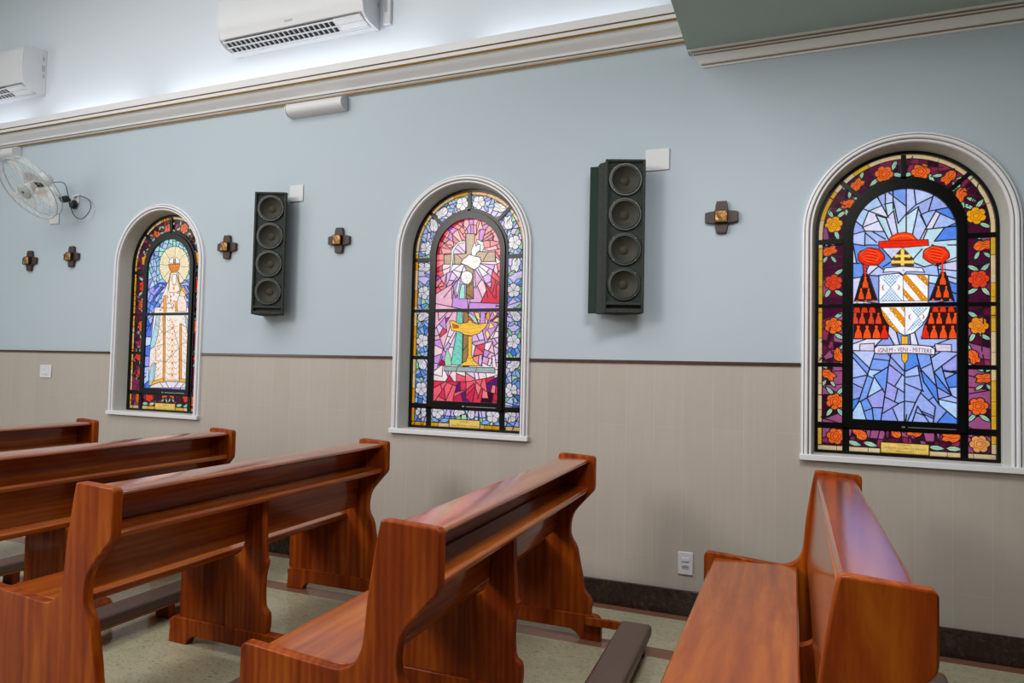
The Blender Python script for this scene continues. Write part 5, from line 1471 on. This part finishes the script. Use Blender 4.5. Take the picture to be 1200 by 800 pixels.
# ------------------------------------------------------------------ loudspeakers
def driver(parent, x, z, y, r):
    mb = MB().lathe([(r * .86, .0), (r * .98, 0), (r, .004), (r, .010), (r * .97, .014), (r * .90, .014), (r * .88, .010)], (x, y, z), (0, -1, 0), 40, cap=False)
    d = mb.build('driver', M['basket'], parent, smooth=40)
    MB().lathe([(r * .90, .009), (r * .84, .015), (r * .78, .012), (r * .76, .006), (r * .30, -.030), (r * .28, -.030)], (x, y, z), (0, -1, 0), 40, cap=False).build('cone', [M['cone']], d, smooth=40)
    MB().lathe([(r * .90, .010), (r * .86, .0165), (r * .81, .0165), (r * .77, .009)], (x, y, z), (0, -1, 0), 40, cap=False).build('surround', M['rubber'], d, smooth=60)
    MB().lathe([(r * .30, -.030), (r * .25, -.026), (r * .16, -.022), (0.0001, -.019)], (x, y, z), (0, -1, 0), 24).build('dust_cap', M['cone'], d, smooth=60)
    for k in range(4): MB().lathe([(.003, .012), (.003, .0165), (.0015, .018)], (x + r * .93 * math.cos(PI / 4 + k * PI / 2), y, z + r * .93 * math.sin(PI / 4 + k * PI / 2)), (0, -1, 0), 8).build('screw', M['grey_plastic'], d, smooth=0)
def speaker(left, z, rz, W, H, plan, slab, label):
    cr_, sr_ = math.cos(rz), math.sin(rz)
    loc = (left[0] + W / 2 * cr_, left[1] + W / 2 * sr_, z)
    loc_ = lambda p: ((p[0] - loc[0]) * cr_ + (p[1] - loc[1]) * sr_, -(p[0] - loc[0]) * sr_ + (p[1] - loc[1]) * cr_)
    root = empty('column_speaker', loc, rz); hw = W / 2; fr_ = .016; dp = .020
    MB().prism([(-hw, .0445), (-hw, 0), (-hw + .012, 0), (-hw + .012, .044), (hw - .012, .044), (hw - .012, 0), (hw, 0), (hw * .84, .0445)] + [loc_(p) for p in plan], 'z', 0, H).build('cabinet', M['carpet'], root, bevel=.003)
    mb = MB()     # rim round the recessed baffle
    mb.box(-hw, -hw + fr_, -dp, .0, 0, H); mb.box(hw - fr_, hw, -dp, .0, 0, H); mb.box(-hw + fr_, hw - fr_, -dp, .0, H - fr_, H); mb.box(-hw + fr_, hw - fr_, -dp, 0, 0, .024); mb.box(-hw + fr_, hw - fr_, -dp, 0, .046, .064)
    mb.build('rim', M['carpet'], root, bevel=.004)
    z0 = .068; pitch = (H - fr_ - z0) / 4; r = hw - fr_ - .003
    bf = MB(); bw = hw - fr_ + .002
    for k in range(4):
        zc = z0 + pitch * (k + .5); hp = pitch / 2; n = 48; outer = []; inn = []
        angs = sorted([2 * PI * (i + .5) / n for i in range(n)] + [math.atan2(q2 * hp, q1 * bw) % (2 * PI) for q1 in (-1, 1) for q2 in (-1, 1)])
        for a_ in angs:
            ca, sa = math.cos(a_), math.sin(a_); q = min(bw / max(abs(ca), 1e-6), hp / max(abs(sa), 1e-6))
            outer.append((q * ca, -.001, zc + q * sa)); inn.append((r * .88 * ca, -.001, zc + r * .88 * sa))
        back = [(p[0], .006, p[2]) for p in inn]
        bf.strip([outer, inn, back], closed_row=True)
    bf.box(-bw, bw, -.001, .012, .0, .024); bf.box(-bw, bw, -.001, .012, .046, .070)
    bf.build('baffle', M['carpet'], root, smooth=30)
    MB().box(-hw + fr_, hw - fr_, .006, .010, .020, .050).build('port_slot', M['dark_slot'], root, smooth=0)
    for k in range(4): driver(root, 0, z0 + pitch * (k + .5), -.001, r)
    if slab: MB().prism([loc_(p) for p in slab], 'z', .005, H - .005).build('mounting_board', M['felt'], root, bevel=.003)
    tag(root, label, 'loudspeaker', 'column loudspeakers on the wall')
    return root
speaker((-3.772, -.195), 1.802, math.radians(22), .240, .925, [(-3.70, -.002), (-3.84, -.002), (-3.81, -.12)], None, 'dark column loudspeaker between the robed figure window and the oil lamp window')
speaker((-1.060, -.195), 1.786, math.radians(20), .240, .930, [(-.98, -.002), (-1.03, -.002), (-1.135, -.09), (-1.112, -.135)], [(-1.185, -.095), (-1.11, -.09), (-1.10, -.075), (-1.185, -.080)], 'dark column loudspeaker with a green side board, left of the right-hand cross')

# ------------------------------------------------------------------ wall crosses
def cross():
    root = empty('wall_cross')
    mb = MB(); c, t_, e = .038, .028, .095; pts = []
    for k in range(4):
        a = k * PI / 2
        for (p, q) in ((c, -c), (c + .035, -c + .004), (e, -t_), (e, t_), (c + .035, c - .004)):
            pts.append((p * math.cos(a) - q * math.sin(a), p * math.sin(a) + q * math.cos(a)))
    mb.prism(pts, 'y', -.003, -.026)
    b = mb.build('body', M['brown'], root, bevel=.003)
    mb = MB(); q = .037
    mb.box(-q, q, -.052, -.02, -q, q); mb.build('raised_block', M['brown_side'], root, bevel=.002)
    rnd = random.Random(3); n = 14; H_ = [[.003 * rnd.random() + .005 * max(0, math.sin(i * .9 + j * .55)) for i in range(n + 1)] for j in range(n + 1)]
    rows = [[(-.032 + .064 * i / n, -.0525 - (0 if i in (0, n) or j in (0, n) else H_[j][i]), -.032 + .064 * j / n) for i in range(n + 1)] for j in range(n + 1)]
    r_ = MB().strip(rows).build('relief', M['brass'], root, smooth=80, recalc=False)
    return root
cr0 = cross()
for i, (x, z, lb) in enumerate(((-.397, 2.361, 'small dark cross with a brass relief just left of the red hat window'), (-3.13, 2.36, 'small dark cross with a brass relief just left of the oil lamp window'),
        (-4.217, 2.36, 'small dark cross with a brass relief just right of the robed figure window'), (-6.053, 2.358, 'small dark cross below the wall fan, the one nearer the robed figure window'), (-6.628, 2.342, 'small dark cross farthest left on the wall'))):
    c = cr0 if i == 0 else copy_tree(cr0); c.location = (x, 0, z); tag(c, lb, 'cross', 'small brass-centred crosses on the wall')

# ------------------------------------------------------------------ plates, switches, sockets
def plate(name, x0, x1, z0, z1, label, cat, tilt=0, group=None):
    r = empty(name, ((x0 + x1) / 2, 0, (z0 + z1) / 2)); hx, hz = (x1 - x0) / 2, (z1 - z0) / 2
    MB().prism([(-hx, -hz), (hx, -hz), (hx, hz), (-hx, hz)], 'y', -.001, -.010).build('plate', M['white_plastic'], r, bevel=.005, seg=3)
    tag(r, label, cat, group); return r
plate('blank_plate', -.856, -.709, 2.678, 2.812, 'square white blank plate at the top right of the right-hand loudspeaker', 'wall plate')
plate('blank_plate', -3.612, -3.484, 2.682, 2.812, 'square white blank plate at the top right of the left-hand loudspeaker', 'wall plate')
plate('blank_plate', -6.39, -6.262, 2.675, 2.767, 'white plate on the wall behind the fan', 'wall plate')
s_ = plate('wall_outlet', -6.10, -6.0, 2.845, 2.932, 'white socket plate where the fan cord is plugged in', 'outlet')
MB().box(-.02, .02, -.018, -.010, 0, .02).build('socket', M['grey_plastic'], s_, bevel=.002)
s_ = plate('light_switch', -.628, -.540, .240, .373, 'white switch and socket plate low on the tiles between the two front pews', 'switch')
MB().prism([(-.010, -.022), (-.018, -.022), (-.022, .022), (-.010, .022)][:0] or [(-.022, .012), (.022, .012), (.022, .034), (-.022, .034)], 'y', -.010, -.016).build('rocker', M['white_plastic'], s_, bevel=.002)
mb = MB()
for k in (-1, 0, 1): mb.lathe([(.003, 0), (.003, .0025)], (k * .011, -.0100, -.020 + (.004 if k == 0 else 0)), (0, -1, 0), 10)
so = MB().prism([(-.024, -.020), (-.017, -.034), (.017, -.034), (.024, -.020), (.017, -.008), (-.017, -.008)], 'y', -.0095, -.0115).build('socket', M['grey_plastic'], s_, bevel=.001)
for v_ in range(len(mb.v)): mb.v[v_] = (mb.v[v_][0], mb.v[v_][1] - .0012, mb.v[v_][2])
mb.build('socket_hole', M['dark_slot'], so, smooth=0)
s_ = plate('light_switch', -6.425, -6.27, 1.256, 1.374, 'white switch plate on the tiles at the far left', 'switch')
for z in (-.03, .012): MB().box(-.045, -.005, -.0135, -.0098, z, z + .022).build('rocker', M['white_plastic'], s_, bevel=.0015)
MB().box(.01, .03, -.012, -.0098, -.035, -.025).build('indicator', M['grey_plastic'], s_, bevel=.001)

# ------------------------------------------------------------------ half-round fittings under the cornice
def half_round(x0, x1, z0, z1, dep, label):
    r = empty('emergency_light', ((x0 + x1) / 2, 0, (z0 + z1) / 2)); h = (x1 - x0) / 2; hz = (z1 - z0) / 2
    pr = [(-.002, -hz)] + [(-dep * math.sin(PI * k / 12) ** .7 - .002, -hz * math.cos(PI * k / 12)) for k in range(1, 12)] + [(-.002, hz)]
    MB().prism(pr, 'x', -h + .006, h - .006).build('diffuser', M['white_plastic'], r, smooth=40)
    for sg in (-1, 1):
        pp = [(p[0] * 1.05, p[1] * 1.04) for p in pr]
        c = MB().prism(pp, 'x', sg * h, sg * (h - .008)).build('end_cap', M['grey_plastic'] if False else M['white_plastic'], r, bevel=.001)
    tag(r, label, 'wall light', 'white half-round wall lights')
half_round(-3.62, -3.10, 3.335, 3.440, .085, 'white half-round light just under the gold-lined cornice, above the left loudspeaker')
half_round(-7.36, -6.845, 3.340, 3.442, .085, 'white half-round light under the cornice at the left edge, above the fan')

# ------------------------------------------------------------------ air conditioners
def aircon(x0, x1, z0, z1, label):
    r = empty('air_conditioner', ((x0 + x1) / 2, 0, z0)); h = (x1 - x0) / 2; H_ = z1 - z0
    pr = crv([(-.135, .006), (-.20, .046), (-.222, .12), (-.228, .22), (-.215, H_ - .05), (-.17, H_ - .012), (-.10, H_)], 4)
    body = [(-.001, 0), (-.05, 0)] + pr + [(-.001, H_)]
    MB().prism([(-.001, .0), (-.06, .0), (-.075, .02), (-.185, .055)] + crv([(-.202, .056), (-.222, .12), (-.228, .22), (-.215, H_ - .05), (-.17, H_ - .012), (-.10, H_)], 4) + [(-.001, H_)], 'x', -h + .02, h - .02).build('body', M['white_plastic'], r, smooth=35)
    for sg in (-1, 1):
        e = MB().prism(body, 'x', sg * h, sg * (h - .02)).build('end_cap', M['white_plastic'], r, smooth=35, bevel=.003)
        if sg == 1:
            mb = MB()
            mb.box(h, h + .0006, -.045, -.025, H_ - .05, H_ - .045); mb.box(h, h + .0006, -.042, -.022, H_ - .10, H_ - .062); mb.box(h, h + .0006, -.045, -.015, H_ - .20, H_ - .14); mb.box(h, h + .0006, -.038, -.015, H_ - .26, H_ - .225)
            mb.build('sticker', M['grey_plastic'], e, smooth=0)
    # outlet underneath: dark throat, vanes, flap
    L = h - .09
    MB().prism([(-.078, .0185), (-.185, .0525), (-.183, .045), (-.080, .011)], 'x', -h + .05, h - .28).build('outlet_throat', M['dark_slot'], r, smooth=0)
    mb = MB(); n = 22
    for k in range(n + 1):
        x = -h + .05 + (2 * h - .33) * k / n; mb.prism([(-.078, .012), (-.186, .046), (-.190, .034), (-.082, -.002)], 'x', x - .003, x + .003)
    mb.build('vertical_vane', M['white_plastic'], r, smooth=0)
    mb = MB()
    for f_ in (0.0, .5, 1.0):
        y = -.080 - .108 * f_; z = .002 + .034 * f_; mb.box(-h + .04, h - .04, y - .007, y + .007, z - .003, z + .003)
    mb.build('flap', M['white_plastic'], r, bevel=.001)
    MB().prism([(-.076, .013), (-.187, .047), (-.190, .036), (-.079, .002)], 'x', h - .28, h - .04).build('vane_cover', M['white_plastic'], r, smooth=0)
    MB().box(-.02, .055, -.2175, -.212, .085, .100).build('badge', M['grey_plastic'], r, bevel=.001)
    MB().box(-h + .03, h - .03, -.2245, -.2235 + .006, .148, .151).build('seam', M['grey_plastic'], r, smooth=0)
    tag(r, label, 'air conditioner', 'white split air conditioners above the cornice')
aircon(-4.20, -2.84, 3.905, 4.33, 'white split air conditioner above the cornice near the middle, its underside vents showing')
aircon(-7.92, -6.54, 3.905, 4.325, 'white split air conditioner above the cornice at the left edge, its stickered end showing')
r = empty('cable_duct', (-2.765, 0, 3.93)); MB().box(-.03, .03, -.028, -.001, 0, .62).build('duct_body', M['white_plastic'], r, bevel=.004); MB().box(-.022, .006, -.0295, -.0275, .09, .6).build('duct_slot', M['grey_plastic'], r, bevel=.0008)
tag(r, 'narrow white cable duct rising from above the cornice right of the middle air conditioner', 'cable duct')

# ------------------------------------------------------------------ wall fan
def fan():
    c = Vector((-6.06, -.40, 2.89)); n = Vector((-.032, -.748, -.663)).normalized()
    a = n.cross(Vector((0, 0, 1))).normalized(); b = n.cross(a).normalized(); Rr = .283
    root = empty('wall_fan', (0, 0, 0)); tag(root, 'white wall fan with clear blades and guard at the left edge', 'fan')
    def pt(r, t_, h): return c + (a * math.cos(t_) + b * math.sin(t_)) * r + n * h
    circ = lambda r, h, k=48: [pt(r, 2 * PI * i / k, h) for i in range(k)]
    g = MB().tube(circ(Rr, .028), .004, 6, closed=True).tube(circ(Rr, -.028), .004, 6, closed=True)
    rw = MB().strip([circ(Rr, -.028), circ(Rr, .028)], closed_row=True).build('guard_rim', M['acrylic'], root, recalc=False)
    gd = g.build('guard', M['grey_plastic'], root, smooth=60)
    mb = MB()
    for k in range(20):
        t_ = 2 * PI * k / 20
        mb.tube([pt(.06, t_, .066), pt(.15, t_ + .12, .062), pt(.235, t_ + .2, .05), pt(Rr, t_ + .22, .028)], .0011, 5)
        mb.tube([pt(.09, t_, -.06), pt(.20, t_ - .1, -.056), pt(Rr, t_ - .15, -.028)], .0011, 5)
    for r_, h in ((.15, .062), (.235, .050), (.09, -.06)): mb.tube(circ(r_, h, 36), .0012, 5, closed=True)
    mb.build('guard_wire', M['grey_plastic'], gd, smooth=60)
    # back plate with slots
    mb = MB().lathe([(.055, -.062), (.12, -.060), (.12, -.064), (.055, -.067), (.055, -.062)], c, n, 36, cap=False); mb.build('back_plate', M['white_plastic'], root, smooth=40)
    mb = MB()
    for k in range(16):
        x = -.085 + .17 * k / 15; hw_ = math.sqrt(max(0, .108 ** 2 - x * x)) * .55
        p = [c + a * (x + dx) + b * (.035 + dy * hw_) + n * -.0585 for dx, dy in ((-.003, -1), (.003, -1), (.003, 1), (-.003, 1))]
        q = [v_ + n * .0015 for v_ in p]; mb.add(p + q, [(0, 1, 2, 3), (4, 5, 6, 7), (0, 1, 5, 4), (1, 2, 6, 5), (2, 3, 7, 6), (3, 0, 4, 7)])
    mb.build('slot', M['dark_slot'], root, smooth=0)
    for k in range(3):
        mb = MB(); rows = []
        for i in range(9):
            r_ = .045 + .215 * i / 8; w_ = .22 + .45 * math.sin(min(1, i / 7) * PI / 2) * (1 if i < 7 else .9)
            rows.append([pt(r_, 2 * PI * k / 3 + .5 + w_ * (j / 6 - .5) * 2 * (.5 + .09 / r_ * .5), (.022 - .044 * j / 6) + .004 * math.sin(PI * j / 6)) for j in range(7)])
        o = mb.strip(rows).build('blade', M['blade'], root, smooth=80, recalc=False); sm = o.modifiers.new('thickness', 'SOLIDIFY'); sm.thickness = .002
    MB().lathe([(.052, -.03), (.052, .025), (.046, .034)], c, n, 30).build('hub', M['blade'], root, smooth=40)
    hc = MB().lathe([(.066, .060), (.068, .066), (.060, .072), (.03, .076), (.0001, .077)], c, n, 36).build('hub_cap', M['grey_plastic'], root, smooth=50)
    MB().lathe([(.012, .077), (.010, .079), (.0001, .0795)], c, n, 12).build('cap_emblem', M['dark_slot'], hc, smooth=50)
    MB().lathe([(.045, -.062), (.062, -.075), (.066, -.12), (.062, -.175), (.045, -.20), (.0001, -.205)], c, n, 36).build('motor_housing', M['white_plastic'], root, smooth=40)
    m0 = c - n * .155; j_ = Vector((-5.975, -.155, 2.845)); w0 = Vector((-6.075, -.012, 2.862))
    MB().tube([m0 + Vector((0, 0, -.05)), m0.lerp(j_, .6) + Vector((0, 0, -.03)), j_], .012, 10).build('neck', M['white_plastic'], root, smooth=60)
    mb = MB().lathe([(.026, -.03), (.030, -.02), (.030, .02), (.026, .03)], j_, (1, .2, .1), 18); mb.lathe([(.012, -.045), (.012, .045)], j_, (.2, 1, 0), 12)
    mb.build('pivot', M['black_plastic'], root, smooth=40)
    MB().tube([j_, j_.lerp(w0, .5), w0 + Vector((.01, -.01, -.01))], .013, 10).build('arm', M['grey_plastic'], root, smooth=60)
    mb = MB().lathe([(.042, 0), (.040, .014), (.028, .03), (.0001, .034)], (-6.055, -.0115, 2.835), (0, -1, 0), 24)
    for k in range(6): mb.lathe([(.007, .01), (.007, .03)], (-6.055 + .03 * math.cos(k), -.0115, 2.835 + .03 * math.sin(k)), (0, -1, 0), 8)
    mb.build('wall_bracket', M['black_plastic'], root, smooth=40)
    cord = crv([tuple(m0 + Vector((.04, .03, -.02))), (-5.95, -.19, 2.98), (-5.935, -.16, 2.90), (-5.93, -.14, 2.80), (-5.90, -.11, 2.70), (-5.84, -.08, 2.68), (-5.79, -.05, 2.76), (-5.83, -.03, 2.85), (-5.95, -.03, 2.90), (-6.04, -.022, 2.90)], 8)
    MB().tube(cord, .0035, 6).build('cord', M['black_plastic'], root, smooth=60)
fan()
